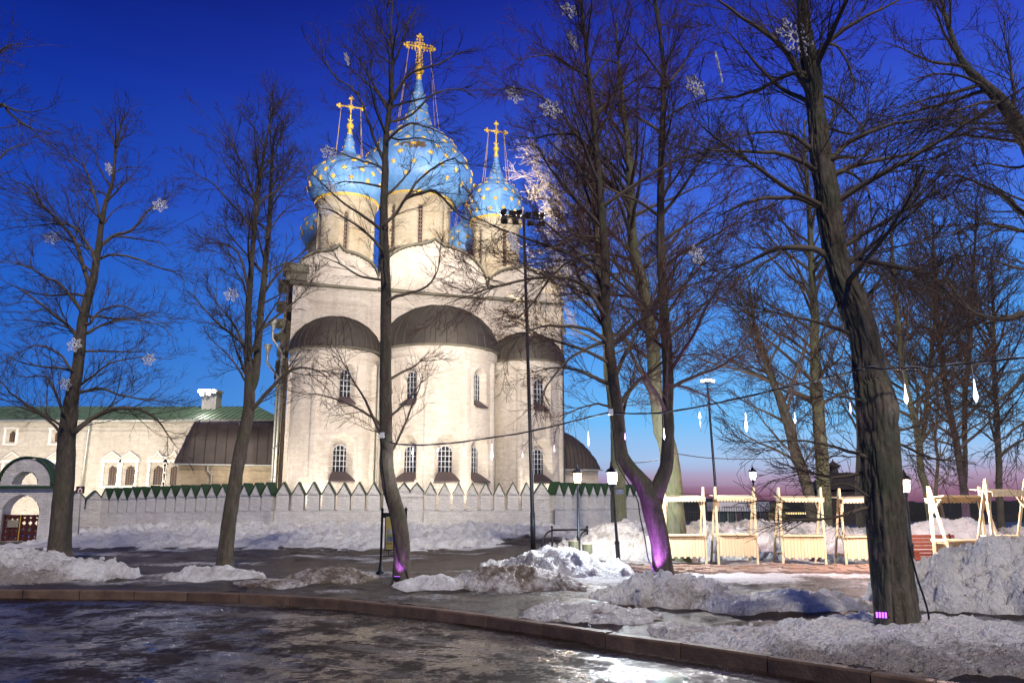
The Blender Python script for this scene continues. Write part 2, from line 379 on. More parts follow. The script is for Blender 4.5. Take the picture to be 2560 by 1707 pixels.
# monastery wall in plan (left .. right)
WALL = [at(120,1262,51.0)[:2], at(255,1262,53.0)[:2], at(688,1262,46.5)[:2], at(1372,1262,47.5)[:2], at(1640,1262,58.0)[:2]]
PATH = [(-60,24.5),(-22,24.6),(-12,24.3),(-6.5,24.0),(-2.6,25.6),(0.2,29.5),(1.2,34),(1.5,40)]
def ground_h(x, y):
    d, par = poly_dist(x, y, WALL)
    bank = .66*np.clip(1-d/14.5, 0, 1)**1.25
    bank = bank*sstep(-24.5, -20, x - .0*y)*(1-.55*sstep(.5, 7, x))
    bank = bank + .5*np.exp(-(((x+27)/5)**2+((y-47)/6)**2))
    lump = ((billow(x*1.5, y*1.1, 4, 3)-.55)*.42 + (fbm(x*3.4, y*2.4, 3, 21)-.5)*.34)*np.clip(bank*3.2, 0, 1)
    flat = (fbm(x*.35, y*.35, 4, 5)-.5)*.14 + (billow(x*1.3, y*1.3, 6, 9, .66)-.55)*.20
    pd, _ = poly_dist(x, y, PATH)
    cut = sstep(.6, 2.2, pd)
    near = 1 - sstep(60, 90, y)
    h = (bank + lump + flat*(.25+.75*cut))*near
    return h - 4.5*sstep(75, 190, y) - .04
def ground_z(x, y): return float(ground_h(np.array([x]), np.array([y]))[0])
def fan(ys, s, x0=15.0):
    Y, S = np.meshgrid(ys, s, indexing='ij'); return S*(Y+x0), Y
def grid_faces(nr, nc):
    i = np.arange(nr*nc).reshape(nr, nc)
    return np.stack([i[:-1,:-1], i[:-1,1:], i[1:,1:], i[1:,:-1]], -1).reshape(-1, 4)
ys = np.concatenate([np.linspace(-8, 6, 30)[:-1], np.geomspace(14, 75, 290)-8, np.geomspace(69, 3000, 40)])
ss = np.linspace(-1.1, 1.1, 400)
X, Y = fan(ys, ss); Z = ground_h(X, Y)
rd = on_road(X, Y)
Z = np.where(rd < .10, np.minimum(Z, -.42), Z)
# coverage: 1 = snow, 0 = wet trodden ground
pd, _ = poly_dist(X, Y, PATH); wd, _ = poly_dist(X, Y, WALL)
nz = fbm(X*.5, Y*.9, 5, 31)
cov = .40 + (nz-.5)*1.7
cov = cov + .95*np.exp(-(wd/11.)**4)*(X > -26) - .75*(1-sstep(.7, 2.0, pd + (nz-.5)*1.6))
cov = cov + .40*sstep(1.0, 4.5, X)*sstep(17.5, 20.5, Y)                 # flat trodden snow on the right
wet = np.exp(-((Y-(15.6+.05*X))/1.0)**2)*sstep(2.5, 4.5, X)
cov = cov - .9*wet - .55*np.exp(-((Y-(14.9-.25*X))/.9)**2)*sstep(.2, 1.5, X)*(1-sstep(4, 6, X))
cov = cov - .30*np.exp(-(rd/1.6)**2)
cov = np.where(Y > 62, cov*.0+.10, cov)
cov = np.clip(cov, 0, 1)
gt = NT('icy_ground'); c = gt.coord('Object'); a_ = gt.n('ShaderNodeAttribute'); a_.attribute_name = 'cover'
n1 = gt.noise(c, 1.6, 7, .7); n2 = gt.noise(c, 9, 6, .7); n3 = gt.noise(c, 46, 4, .7)
f = gt.math('ADD', a_.outputs['Fac'], gt.math('ADD', gt.math('MULTIPLY', gt.math('SUBTRACT', n2, .5), 1.1), gt.math('MULTIPLY', gt.math('SUBTRACT', n3, .5), .9)))
fs = gt.ramp(f, [(.42, (0,0,0)), (.60, (.22,.22,.22)), (.90, (1,1,1))])
mud = gt.ramp(n1, [(.3, (.024,.017,.011)), (.7, (.095,.066,.040))])
col = gt.mix(fs, mud, (.76,.77,.80))
col = gt.mix(.4, col, gt.ramp(n3, [(.3, (.5,.48,.46)), (.62, (1,1,1))]), 'MULTIPLY')
gt.set(col, gt.ramp(gt.math('ADD', fs, gt.math('MULTIPLY', n2, .5)), [(.15, (.42,.42,.42)), (.7, (.75,.75,.75))]), spec=.25)
gt.bump(gt.math('ADD', gt.math('MULTIPLY', n2, .8), gt.math('MULTIPLY', n3, .4)), 1.0, .13); M['ground'] = gt.m
o = mesh_obj('ground', np.stack([X, Y, Z], -1).reshape(-1, 3), grid_faces(*X.shape), M['ground'], smooth=True, attrs={'cover': cov})
o['kind'] = 'structure'; o['label'] = 'icy trodden ground with a snow bank rising to the white wall'

# road: frozen slush over dark asphalt
ysr = np.concatenate([np.linspace(-12, 5, 16)[:-1], np.geomspace(13, 28, 210)-8])
X, Y = fan(ysr, np.linspace(-1.0, .85, 520), 18.0)
rd = on_road(X, Y)
rut = fbm(X*.45, rd*3.4, 5, 77); rut2 = billow(X*.7+rd*.3, rd*5.5, 4, 79, .6)
rough_ = sstep(.42, .62, fbm(X*.5, rd*1.0, 4, 61))
Zr = -.165 + (fbm(X*.5, Y*.8, 4, 41)-.5)*.04 + (rut-.5)*.040 + (rut2-.55)*.022*rough_ + (billow(X*1.6, Y*2.4, 3, 43, .5)-.55)*.022*rough_
Zr = np.where(rd > .16, -.6, Zr)
ice = np.clip(.46 + (fbm(X*.6+3, rd*1.5, 5, 51)-.5)*2.4 + .14*sstep(-3, 3, X), 0, 1)
rt = NT('icy_road'); c = rt.coord('Object'); a_ = rt.n('ShaderNodeAttribute'); a_.attribute_name = 'ice'
cs = rt.coord('Object', (1.0, 2.3, 1)); n1 = rt.noise(cs, 1.3, 7, .7); n2 = rt.noise(cs, 7, 6, .7); n3 = rt.noise(c, 36, 4, .7)
f = rt.math('ADD', a_.outputs['Fac'], rt.math('ADD', rt.math('MULTIPLY', rt.math('SUBTRACT', n2, .5), 1.2), rt.math('MULTIPLY', rt.math('SUBTRACT', n3, .5), .5)))
fs = rt.ramp(f, [(.62, (0,0,0)), (.86, (.22,.22,.22)), (1.05, (1,1,1))])
wet = rt.ramp(rt.math('ADD', rt.noise(rt.coord('Object', (1.25, 1.0, 1)), .95, 8, .70), rt.math('MULTIPLY', rt.math('SUBTRACT', rt.noise(c, 9, 5, .7), .5), .55)), [(.42, (1,1,1)), (.56, (0,0,0))])
col = rt.mix(fs, rt.ramp(n1, [(.3, (.008,.0052,.0038)), (.7, (.034,.021,.013))]), (.13,.12,.115))
rt.set(col, rt.ramp(wet, [(0, (.62,.62,.62)), (1, (.09,.09,.09))]), spec=rt.math('ADD', rt.math('MULTIPLY', wet, .45), .12))
rt.bump(rt.math('ADD', rt.math('MULTIPLY', n2, .55), rt.math('MULTIPLY', n3, .22)), .55, .035); M['road'] = rt.m
o = mesh_obj('road', np.stack([X, Y, Zr], -1).reshape(-1, 3), grid_faces(*X.shape), M['road'], smooth=True, attrs={'ice': ice})
o['kind'] = 'structure'; o['label'] = 'dark road glazed with ice'

# kerb of separate stones
kt = NT('kerb_stone'); c = kt.coord('Object'); n = kt.noise(c, 3, 6, .65); n2 = kt.noise(c, 24, 4, .6); oi = kt.n('ShaderNodeObjectInfo')
k = kt.ramp(n, [(.3, (.075,.048,.032)), (.7, (.20,.13,.082))]); k = kt.mix(kt.math('MULTIPLY', oi.outputs['Random'], .45), k, (.05,.032,.022))
kt.set(k, .55, spec=.4); kt.bump(kt.math('ADD', n, kt.math('MULTIPLY', n2, .4)), .5, .03); M['kerb'] = kt.m
kerb = thing('kerb', None, None); kerb['kind'] = 'structure'; kerb['label'] = 'low brown stone kerb along the road'
dense = []
xs = np.linspace(KX[2], KX[-2], 900); P = np.stack([xs, np.interp(xs, KX, KY)], 1)
# smooth the trace a little
ker = np.ones(41)/41; P[20:-20, 1] = np.convolve(P[:, 1], ker, 'valid')
seg = np.hypot(*np.diff(P, axis=0).T); arc = np.concatenate([[0], np.cumsum(seg)])
s0 = 0.0
while s0 < arc[-1]-1.3:
    L = 1.25
    a = np.array([np.interp(s0, arc, P[:,0]), np.interp(s0, arc, P[:,1])]); b = np.array([np.interp(s0+L-.02, arc, P[:,0]), np.interp(s0+L-.02, arc, P[:,1])])
    d = (b-a)/np.linalg.norm(b-a); nn = np.array([-d[1], d[0]]); mb = MB()
    j = [random.uniform(-.012, .012) for _ in range(4)]
    w = .20; bv = .022; top = .012
    prof = [(0, -.35), (0, top-bv), (bv, top), (w-bv, top), (w, top-bv), (w, -.35)]
    V = []
    for e, pt in ((0, a), (1, b)):
        for (q, z) in prof:
            V.append((*(pt + nn*(q+j[e])), z + j[2+e]*.6))
    n = len(prof)
    mb.add(V, [tuple(range(n)), tuple(range(2*n-1, n-1, -1))] + [(i, i+n, (i+1)%n+n, (i+1)%n) for i in range(n)])
    mb.build('kerb_stone', M['kerb'], kerb)
    s0 += L
# ------------------------------------------------------------------ cathedral
CR = math.atan(.31)
CA = at(733, 708, 56.0); CA[2] = 0
cu = np.array([math.cos(CR), math.sin(CR), 0]); cv = np.array([-math.sin(CR), math.cos(CR), 0])
cath = thing('cathedral', 'floodlit white cathedral with five blue onion domes covered in gold stars', 'church', CA, CR)
def c_uz(px, py, v=0.0):
    """picture point -> (u, z) on the cathedral plane at depth v"""
    d = ray(px, py); o = np.array([0, 0, EYE]); t = ((CA + cv*v - o) @ cv)/(d @ cv); P = o + d*t
    return float((P-CA) @ cu), float(P[2])

def relief(name, mat, parent, s0, s1, z0, z1, step, surf, depth, keep=None, noise=.02, seed=0, smooth=True):
    """a wall as a fine sheet: surf(s,z)->(x,y,nx,ny), depth(s,z) pushes it along its outward normal"""
    s = np.linspace(s0, s1, max(2, int((s1-s0)/step))); z = np.linspace(z0, z1, max(2, int((z1-z0)/step)))
    S, Zz = np.meshgrid(s, z, indexing='ij')
    x, y, nx, ny = surf(S, Zz); D = depth(S, Zz)
    D = D + noise*((fbm(S*1.1, Zz*1.1, 4, seed)-.5)*1.6 + (fbm(S*4, Zz*7, 3, seed+5)-.5))
    V = np.stack([x+nx*D, y+ny*D, Zz], -1); Fc = grid_faces(*S.shape)
    if keep is not None:
        K = keep(S, Zz); kf = K[:-1,:-1] & K[:-1,1:] & K[1:,1:] & K[1:,:-1]; Fc = Fc[kf.ravel()]
    return mesh_obj(name, V.reshape(-1, 3), Fc, mat, parent, smooth, uv=np.stack([S, Zz], -1).reshape(-1, 2))
def arch(S, Z, c, w, z0, z1):
    """1 inside a round-headed opening"""
    r = w/2; zs = z1 - r
    return ((np.abs(S-c) < r) & (Z > z0) & (Z < zs)) | ((Z >= zs) & ((S-c)**2 + (Z-zs)**2 < r*r))
def niche_depth(S, Z, c, w, z0, z1, deep, splay):
    """round-headed splayed niche: returns inward depth, ramping over splay metres"""
    r = w/2; zs = z1 - r
    dx = np.where(Z > zs, r - np.hypot(S-c, Z-zs), np.minimum(r-np.abs(S-c), Z-z0))
    return -deep*np.clip(dx/splay, 0, 1)

# --- east front
ZK = [(0.15, 6.12, 20.7), (6.12, 14.59, 21.9), (14.59, 20.5, 20.6)]      # three gables: left, right, peak
LED = 17.5
def zak_top(S):
    out = np.full(S.shape, LED+.2)
    for (a, b, p) in ZK:
        c = (a+b)/2; hw = (b-a)/2; t = np.clip(np.abs(S-c)/hw, 0, 1)
        base = 18.35
        h = base + (p-.45-base)*np.sqrt(np.clip(1-t**2.2, 0, 1)) + .45*np.clip(1-t*4.5, 0, 1)**1.6
        out = np.where((S >= a) & (S <= b), np.maximum(out, h), out)
    return out
def front_depth(S, Z):
    D = np.zeros(S.shape)
    for p in (0.32, 6.12, 14.59, 20.28): D = np.where((np.abs(S-p) < .42) & (Z < LED-.3), .20, D)
    for (a, b, pk) in ZK:                                                # recessed fields under the ledge
        D = np.where((S > a+.95) & (S < b-.75) & (Z < LED-1.25) & (Z > 12.5), D-.14, D)
        c = (a+b)/2; hw = (b-a)/2
        rr = np.hypot((S-c)/(hw*.80), (Z-LED-.15)/((pk-LED)*.66)); D = np.where((rr < 1) & (Z > LED+.2), D-.10, D)
    D = np.where((Z > LED-.62) & (Z < LED-.12), D+.10, D); D = np.where((Z > LED-.36) & (Z < LED-.12), D+.07, D)
    return D
relief('front_wall', M['church'], cath, 0, 20.6, 0, 22.2, .10, lambda S, Z: (S, 0*S, 0*S, 0*S-1), front_depth, keep=lambda S, Z: Z <= zak_top(S), seed=1)
# ledge under the gables, broken at the pilasters
mb = MB()
for (a, b) in ((-.25, 6.02), (6.10, 14.5), (14.58, 20.85)):
    mb.prism([(a, LED-.10), (b, LED-.10), (b, LED+.02), (a, LED+.16)], -.42, .02)
mb.build('ledge', M['ledge'], cath)
# gable copings and the vaulted roof behind them
for (a, b, p) in ZK:
    s = np.linspace(a, b, 41); zt = zak_top(s); mb = MB()
    V = []; 
    for x, z in zip(s, zt):
        V += [(x, -.28, z-.02), (x, -.28, z+.16), (x, .5, z+.20)]
    Fc = []
    for i in range(40):
        k = i*3; Fc += [(k, k+3, k+4, k+1), (k+1, k+4, k+5, k+2)]
    mb.add(V, Fc); 
    V = [(x, -.28, z-.02) for x, z in zip(s, zt)] + [(x, .1, z-.02) for x, z in zip(s, zt)]
    mb.add(V, [(i, i+41, i+42, i+1) for i in range(40)])
    mb.build('gable_coping', M['ledge'], cath)
s = np.linspace(.15, 20.5, 140); zt = zak_top(s)
V = np.concatenate([np.stack([s, 0*s+.45, zt+.10], 1), np.stack([s, 0*s+26, zt+.10], 1)]); n = len(s)
mesh_obj('roof', V, np.array([(i, i+1, i+1+n, i+n) for i in range(n-1)]), M['darkroof'], cath)
# --- side walls (the left one shows as a narrow strip)
def side_depth(S, Z):
    D = np.zeros(S.shape)
    for p in (.45, 7.2, 13.6, 20, 25.4): D = np.where((np.abs(S-p) < .5) & (Z < 17.6), .28, D)
    for z, k in ((12.4, .20), (15.2, .28), (17.7, .35)): D = np.where((np.abs(Z-z) < .22), D+k, D)
    return D
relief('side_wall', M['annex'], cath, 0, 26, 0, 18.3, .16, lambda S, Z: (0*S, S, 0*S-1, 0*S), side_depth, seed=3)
relief('side_wall', M['church'], cath, 0, 26, 0, 18.3, .4, lambda S, Z: (0*S+20.6, S, 0*S+1, 0*S), side_depth, seed=4)
for z, w in ((11.8, .55), (14.4, .75), (18.2, 1.0)):
    for y0 in (1.2, 8, 14.5, 21):
        MB().prism([(0.05, z), (-w, z-.10), (-w, z-.28), (0.05, z-.38)], y0, y0+3.2).build('eave', M['ledge'], cath)
MB().box(-.55, .95, -.35, 1.2, 17.75, 18.35).box(-.75, 1.05, -.5, 1.4, 18.35, 18.95).build('corner_block', M['ledge'], cath)
def downpipe(x, y, ztop, kick):
    m = MB(); m.tube([(x, y, .2), (x, y, ztop-2.0), (x-kick, y, ztop-1.0), (x-kick, y, ztop-.2)], .10, 8)
    p = m.build('downpipe', M['gutter'], cath, True)
    MB().lathe([(.10, -.1), (.13, 0), (.28, .42), (.32, .46), (.32, .62), (.28, .62)], 12).xf(lambda q: (q[0]+x-kick, q[1]+y, q[2]+ztop-.2)).build('funnel', M['gutter'], p, True)
    for z in np.arange(1.5, ztop-2, 2.2): MB().lathe([(.12, -.05), (.13, 0), (.12, .05)], 8).xf(lambda q: (q[0]+x, q[1]+y, q[2]+z)).build('clamp', M['gutter'], p)
downpipe(-.45, 1.6, 14.7, .75)
downpipe(-.62, 4.6, 13.4, .85)

# --- apses
def make_apse(uc, R, proj, eave, apex, z_seed, strips, wins, seed):
    """half-elliptic apse; s is the angle times R measured from the front"""
    k = proj/R
    def surf(S, Z):
        a = S/R; return uc + R*np.sin(a), -proj*np.cos(a), np.sin(a)*k/np.sqrt((np.sin(a)*k)**2+np.cos(a)**2), -np.cos(a)/np.sqrt((np.sin(a)*k)**2+np.cos(a)**2)
    def depth(S, Z):
        D = np.zeros(S.shape)
        for a in strips: D = np.where((np.abs(S-a*R) < .19) & (Z < eave-.9), .22, D)
        for z, h, d in ((eave-.30, .30, .22), (eave-.55, .2, .15), (eave-.95, .12, .09)): D = np.where(np.abs(Z-z) < h, np.maximum(D, d), D)
        D = np.where(Z < 1.2, D+.15, D)
        for (a, w, z0, z1, deep, spl, ww, wz0, wz1) in wins:
            nd = niche_depth(S, Z, a*R, w, z0, z1, deep, spl); D = np.where(nd < 0, nd, D)
            D = np.where((np.abs(S-a*R) < ww/2) & (Z < z0+.5) & (Z > z0), np.minimum(D, -deep*.9), D)
        return D
    wall = relief('apse_wall', M['church'], cath, -math.pi/2*R, math.pi/2*R, 0, eave, .078, surf, depth, seed=seed)
    for (a, w, z0, z1, deep, spl, ww, wz0, wz1) in wins:
        x, y, nx, ny = [float(q) for q in surf(np.array(a*R), 0)]; ang = math.atan2(nx, -ny)
        win = thing('window', None, None, (x-nx*(deep-.05), y-ny*(deep-.05), 0), ang); win.parent = cath
        window(win, ww, wz0, wz1, deep, w, z0)
    # sheet-metal half dome with standing seams
    n = 36; m = 12; V = []
    for i in range(m+1):
        t = i/m*math.pi/2
        for j in range(n+1):
            a = -math.pi/2 + math.pi*j/n
            V.append((uc + (R+.38)*math.sin(a)*math.cos(t), -(proj+.38)*math.cos(a)*math.cos(t), eave-.04 + (apex-eave)*math.sin(t)**1.05))
    Fc = [(i*(n+1)+j, i*(n+1)+j+1, (i+1)*(n+1)+j+1, (i+1)*(n+1)+j) for i in range(m) for j in range(n)]
    rf = mesh_obj('apse_roof', V, Fc, M['darkroof'], cath, True)
    mb = MB()
    for j in range(1, n, 2):
        pts = []
        for i in range(0, m+1, 2):
            v = np.array(V[i*(n+1)+j]); pts.append(v + np.array([0, -.03, .04]))
        mb.tube(pts, .028, 4)
    mb.build('seam', M['darkroof'], rf)
    mb = MB(); V = []
    for j in range(n+1):
        a = -math.pi/2 + math.pi*j/n
        for dr, z in ((.42, eave-.02), (.42, eave-.12), (.05, eave-.16)):
            V.append((uc+(R+dr)*math.sin(a), -(proj+dr)*math.cos(a), z))
    mb.add(V, [(j*3+q, j*3+q+1, j*3+q+4, j*3+q+3) for j in range(n) for q in (0, 1)]).build('eave_edge', M['ledge'], rf)
def window(win, w, z0, z1, deep, nw, nz0):
    """dark pane, pale glazing bars and a sloped sheet sill; local x along the wall, -y outwards"""
    r = w/2; zs = z1-r
    poly = [(-r, z0), (r, z0)] + [(r*math.cos(a), zs+r*math.sin(a)) for a in np.linspace(0, math.pi, 13)]
    MB().prism(poly, -.04, .05).build('pane', M['glassdark'], win)
    m = MB(); nb = 3 if w < .8 else 4
    for i in range(1, nb):
        x = -r + w*i/nb; m.box(x-.022, x+.022, -.10, -.05, z0, zs+math.sqrt(max(0, r*r-x*x))-.01)
    nz = max(3, int((z1-z0)/.36))
    for i in range(1, nz):
        z = z0+(z1-z0)*i/nz; hw = r if z < zs else math.sqrt(max(0.01, r*r-(z-zs)**2)); m.box(-hw, hw, -.09, -.055, z-.02, z+.02)
    m.build('glazing_bar', M['bars'], win)
    m = MB(); fr = []
    pts = [(-r, -.06, z0), (-r, -.06, zs)] + [(r*math.cos(a), -.06, zs+r*math.sin(a)) for a in np.linspace(math.pi, 0, 11)] + [(r, -.06, z0)]
    m.tube(pts, .045, 5); m.build('frame', M['bars'], win)
    hw = nw/2
    m = MB(); m.add([(-r, -.02, z0+.02), (r, -.02, z0+.02), (hw*.98, -deep-.12, nz0-.02), (-hw*.98, -deep-.12, nz0-.02), (-r, -.02, z0-.2), (r, -.02, z0-.2), (hw*.98, -deep-.12, nz0-.10), (-hw*.98, -deep-.12, nz0-.10)],
                 [(0,1,2,3),(3,2,6,7),(0,3,7,4),(1,5,6,2),(4,7,6,5)]); m.build('sill', M['sill'], win)
EAVE_L, EAVE_C, EAVE_R = 12.55, 12.9, 12.45
#           angle  nicheW z0   z1   deep splay winW winz0 winz1
def W_(a, up, w=None):
    return (a, 1.3, 8.7, 11.4, .55, .28, .74, 9.15, 11.05) if up else (a, 1.85, 3.45, 6.6, .8, .42, 1.08, 4.05, 5.85)
make_apse(3.25, 2.95, 2.7, EAVE_L, 15.25, 1, (-.50, .66, 1.1), [W_(.22, True), W_(.18, False)], 11)
make_apse(10.85, 4.2, 4.1, EAVE_C, 16.6, 2, (-1.12, -.38, .30, .98), [W_(-.72, True), W_(.60, True), W_(-.76, False), W_(-.04, False), W_(.62, False)], 12)
make_apse(17.75, 2.7, 2.6, EAVE_R, 15.0, 3, (-.5, .35, .95), [W_(.12, True), W_(.12, False)], 13)
# pipes in the grooves between the apses
for (x, y, z) in ((6.35, -.55, 12.2), (15.05, -.55, 12.2)):
    MB().tube([(x, y, .3), (x, y, z)], .09, 8).build('downpipe', M['gutter'], cath, True)

# --- drums, domes, crosses
def ogee(pts, n=6):
    """smooth a profile of (r, z) control points (Catmull-Rom)"""
    P = np.array([pts[0]] + list(pts) + [pts[-1]], float); out = []
    for i in range(1, len(P)-2):
        for t in np.linspace(0, 1, n, endpoint=False):
            p0, p1, p2, p3 = P[i-1], P[i], P[i+1], P[i+2]
            out.append(.5*((2*p1) + (-p0+p2)*t + (2*p0-5*p1+4*p2-p3)*t*t + (-p0+3*p1-3*p2+p3)*t**3))
    out.append(P[-2]); return np.array(out)
def star_mesh():
    V = [(0, 0, .07)]; 
    for i in range(16):
        a = 2*math.pi*i/16 + math.pi/2; r = .36 if i % 2 == 0 else .15; V.append((r*math.cos(a), r*math.sin(a), 0.0))
    V2 = [(x, y, -.06) for x, y, z in V[1:]]
    Fc = [(0, 1+i, 1+(i+1) % 16) for i in range(16)] + [(1+i, 17+i, 17+(i+1) % 16, 1+(i+1) % 16) for i in range(16)]
    me = bpy.data.meshes.new('star'); me.from_pydata(V+V2, [], Fc); me.materials.append(M['gold']); return me
STAR = star_mesh()
def make_cross(h, w, ornate, parent, c, zb):
    """gilded cross standing on a ball; faces the front"""
    x, y = c; m = MB(); t = .07*h/2.6
    m.box(x-t, x+t, y-t*.6, y+t*.6, zb, zb+h)
    za = zb + h*.66
    m.box(x-w/2, x+w/2, y-t*.6, y+t*.6, za-t, za+t)
    def trefoil(px, pz, dx, dz):
        k = .085*h/2.6*1.25
        for (ox, oz) in ((dx*k*2, dz*k*2), (dz*k*1.5, dx*k*1.5), (-dz*k*1.5, -dx*k*1.5), (0, 0)): m.ball((x+px+ox, y, pz+oz), k*1.25, 8, 6)
    trefoil(-w/2, za, -1, 0); trefoil(w/2, za, 1, 0); trefoil(0, zb+h, 0, 1)
    for i in range(16):                                    # sunburst
        a = 2*math.pi*i/16+.2; L = (.26 if i % 2 else .38)*h/2.6
        m.beam((x+.08*math.cos(a), y, za+.08*math.sin(a)), (x+L*math.cos(a), y, za+L*math.sin(a)), .035*h/2.6, .035)
    R = .26*h/2.6; zc = zb + h*.17                          # crescent
    pts = [(x+R*math.cos(a), y, zc+R*math.sin(a)) for a in np.linspace(math.pi*1.02, math.pi*1.98, 13)]
    m.tube(pts, [.012+.055*math.sin(math.pi*i/12) for i in range(13)], 6)
    if ornate:
        for (cx, cz, r) in ((0, za, .62), (0, zb+h*.36, .36), (0, zb+h*.12, .42)):
            for q in range(4):
                a0 = math.pi/4+q*math.pi/2
                m.tube([(x+cx+r*.62*math.cos(a0)+r*.34*math.cos(b), y, cz+r*.62*math.sin(a0)+r*.34*math.sin(b)) for b in np.linspace(0, 2*math.pi, 11)], .042, 5)
        for s_ in (-1, 1):
            for k in range(3):
                m.ball((x+s_*(w*.18+k*w*.12), y, za+.26), .10, 8, 6); m.ball((x+s_*(w*.18+k*w*.12), y, za-.26), .10, 8, 6); m.ball((x+s_*.26, y, za+.35+k*.34), .10, 8, 6)
    cr = m.build('cross', M['gold'], parent, True); return cr, za
def make_tower(u, v, rd, zd0, zfr, prof, rball, hcross, wcross, slits, star_rows, wearspot=None, ornate=False, seed=0, name='drum'):
    def surf(S, Z):
        a = S/rd; return u+rd*np.sin(a), v-rd*np.cos(a), np.sin(a), -np.cos(a)
    def depth(S, Z):
        D = np.zeros(S.shape)
        D = np.where(Z > zfr-.55, D+.10, D); D = np.where(Z > zfr-.25, D+.10, D); D = np.where(Z < zd0+.25, D+.12, D)
        for (a, w, z0, z1) in slits: D = np.where(arch(S, Z, a*rd, w+.25, z0-.15, z1+.15), -.12, D); 
        for (a, w, z0, z1) in slits: D = np.where(arch(S, Z, a*rd, w, z0, z1), -.42, D)
        return D
    relief('drum', M['drum'], cath, -math.pi*rd, math.pi*rd, zd0-.6, zfr, .10, surf, depth, seed=seed)
    for (a, w, z0, z1) in slits:
        x, y, nx, ny = [float(q) for q in surf(np.array(a*rd), 0)]
        win = thing('window', None, None, (x-nx*.36, y-ny*.36, 0), a); win.parent = cath
        MB().box(-w/2, w/2, -.02, .03, z0, z1).build('pane', M['glassdark'], win)
        m = MB()
        for z in np.arange(z0+.2, z1-.05, .34): m.box(-w/2, w/2, -.12, -.04, z-.05, z+.05)
        m.box(-.03, .03, -.13, -.05, z0, z1); m.build('glazing_bar', M['rail'], win)
    P = ogee(prof, 6); n = 56
    A = np.linspace(0, 2*math.pi, n, endpoint=False)
    V = np.stack([u+P[:, 0][:, None]*np.sin(A), v-P[:, 0][:, None]*np.cos(A), np.repeat(P[:, 1][:, None], n, 1)], -1).reshape(-1, 3)
    i = np.arange(len(P)*n).reshape(len(P), n); Fc = np.stack([i[:-1], np.roll(i, -1, 1)[:-1], np.roll(i, -1, 1)[1:], i[1:]], -1).reshape(-1, 4)
    wear = np.full(len(V), .35)
    if wearspot:
        a, z, sa, sz = wearspot; da = np.arctan2(V[:, 0]-u, -(V[:, 1]-v))-a
        wear = .30 + .85*np.exp(-(da/sa)**2-((V[:, 2]-z)/sz)**2)
    dome = mesh_obj('dome', V, Fc, M['dome'], cath, True, attrs={'wear': wear})
    # gilded valance of hanging teeth
    nt = max(24, int(2*math.pi*rd/.24)); Vv = []; Ff = []; r1 = rd+.27; z1 = P[0][1]+.04
    for k in range(nt):
        a0, a1, am = 2*math.pi*k/nt, 2*math.pi*(k+1)/nt, 2*math.pi*(k+.5)/nt; b = len(Vv)
        for (a, r, z) in ((a0, r1, z1), (a1, r1, z1), (a1, r1, z1-.05), (am, r1-.03, z1-.24), (a0, r1, z1-.05), (a0, r1-.08, z1), (a1, r1-.08, z1), (a1, r1-.08, z1-.05), (am, r1-.11, z1-.24), (a0, r1-.08, z1-.05)):
            Vv.append((u+r*math.sin(a), v-r*math.cos(a), z))
        Ff += [(b, b+1, b+2, b+3, b+4), (b+5, b+9, b+8, b+7, b+6), (b, b+5, b+6, b+1), (b+2, b+7, b+8, b+3), (b+3, b+8, b+9, b+4)]
    mesh_obj('gilded_valance', Vv, Ff, M['gold'], dome)
    # stars
    dP = np.gradient(P, axis=0)
    for ri, (z, size) in enumerate(star_rows):
        k = int(np.argmin(np.abs(P[:, 1]-z) + (0 if z > prof[0][1] else 0))); r = float(np.interp(z, P[:, 1], P[:, 0])) if np.all(np.diff(P[:, 1]) > 0) else P[k][0]
        ns = max(4, int(round(2*math.pi*r/(1.55*size/.36*.9)))); ns = min(ns, 16)
        tz, tr = dP[k][1], dP[k][0]; L = math.hypot(tz, tr); nz, nr = -tr/L, tz/L
        for q in range(ns):
            a = 2*math.pi*(q+.5*(ri % 2)+.15*math.sin(q*3.1+ri))/ns
            o = bpy.data.objects.new('star', STAR); C.objects.link(o); o.parent = dome
            zz = z+.08*math.sin(q*5+ri)
            o.location = (u+(r+.05)*math.sin(a), v-(r+.05)*math.cos(a), zz)
            nv = np.array([nr*math.sin(a), -nr*math.cos(a), nz])
            import mathutils
            o.rotation_euler = mathutils.Vector(nv).to_track_quat('Z', 'Y').to_euler()
            o.scale = (size/.36*.74,)*3
    tip = P[-1]; m = MB()
    m.lathe([(tip[0]+.06, tip[1]-.35), (tip[0]+.10, tip[1]-.2), (tip[0]+.03, tip[1]), (rball*.55, tip[1]+.12), (rball*.4, tip[1]+.25)], 16, (u, v))
    zb = tip[1]+.2+rball; m.ball((u, v, zb), rball, 20, 12); m.lathe([(rball*.35, zb+rball*.85), (rball*.5, zb+rball*1.0), (rball*.2, zb+rball*1.25)], 12, (u, v))
    m.build('finial', M['gold'], dome, True)
    cr, za = make_cross(hcross, wcross, ornate, dome, (u, v), zb+rball*1.0)
    zmid = P[int(len(P)*.62)]
    m = MB()
    for s_ in (-1, 1):
        for dv in (-.8, .8):
            a = np.array([u+s_*wcross*.42, v, za]); b = np.array([u+s_*zmid[0]*.95*1.15, v+dv*zmid[0]*.55, zmid[1]])
            m.tube([a+(b-a)*t_ + np.array([0, 0, -.25*math.sin(math.pi*t_)]) for t_ in np.linspace(0, 1, 7)], .019, 4)
    m.build('stay_chain', M['gold'], dome)
def prof_of(u, v, rows):
    return rows
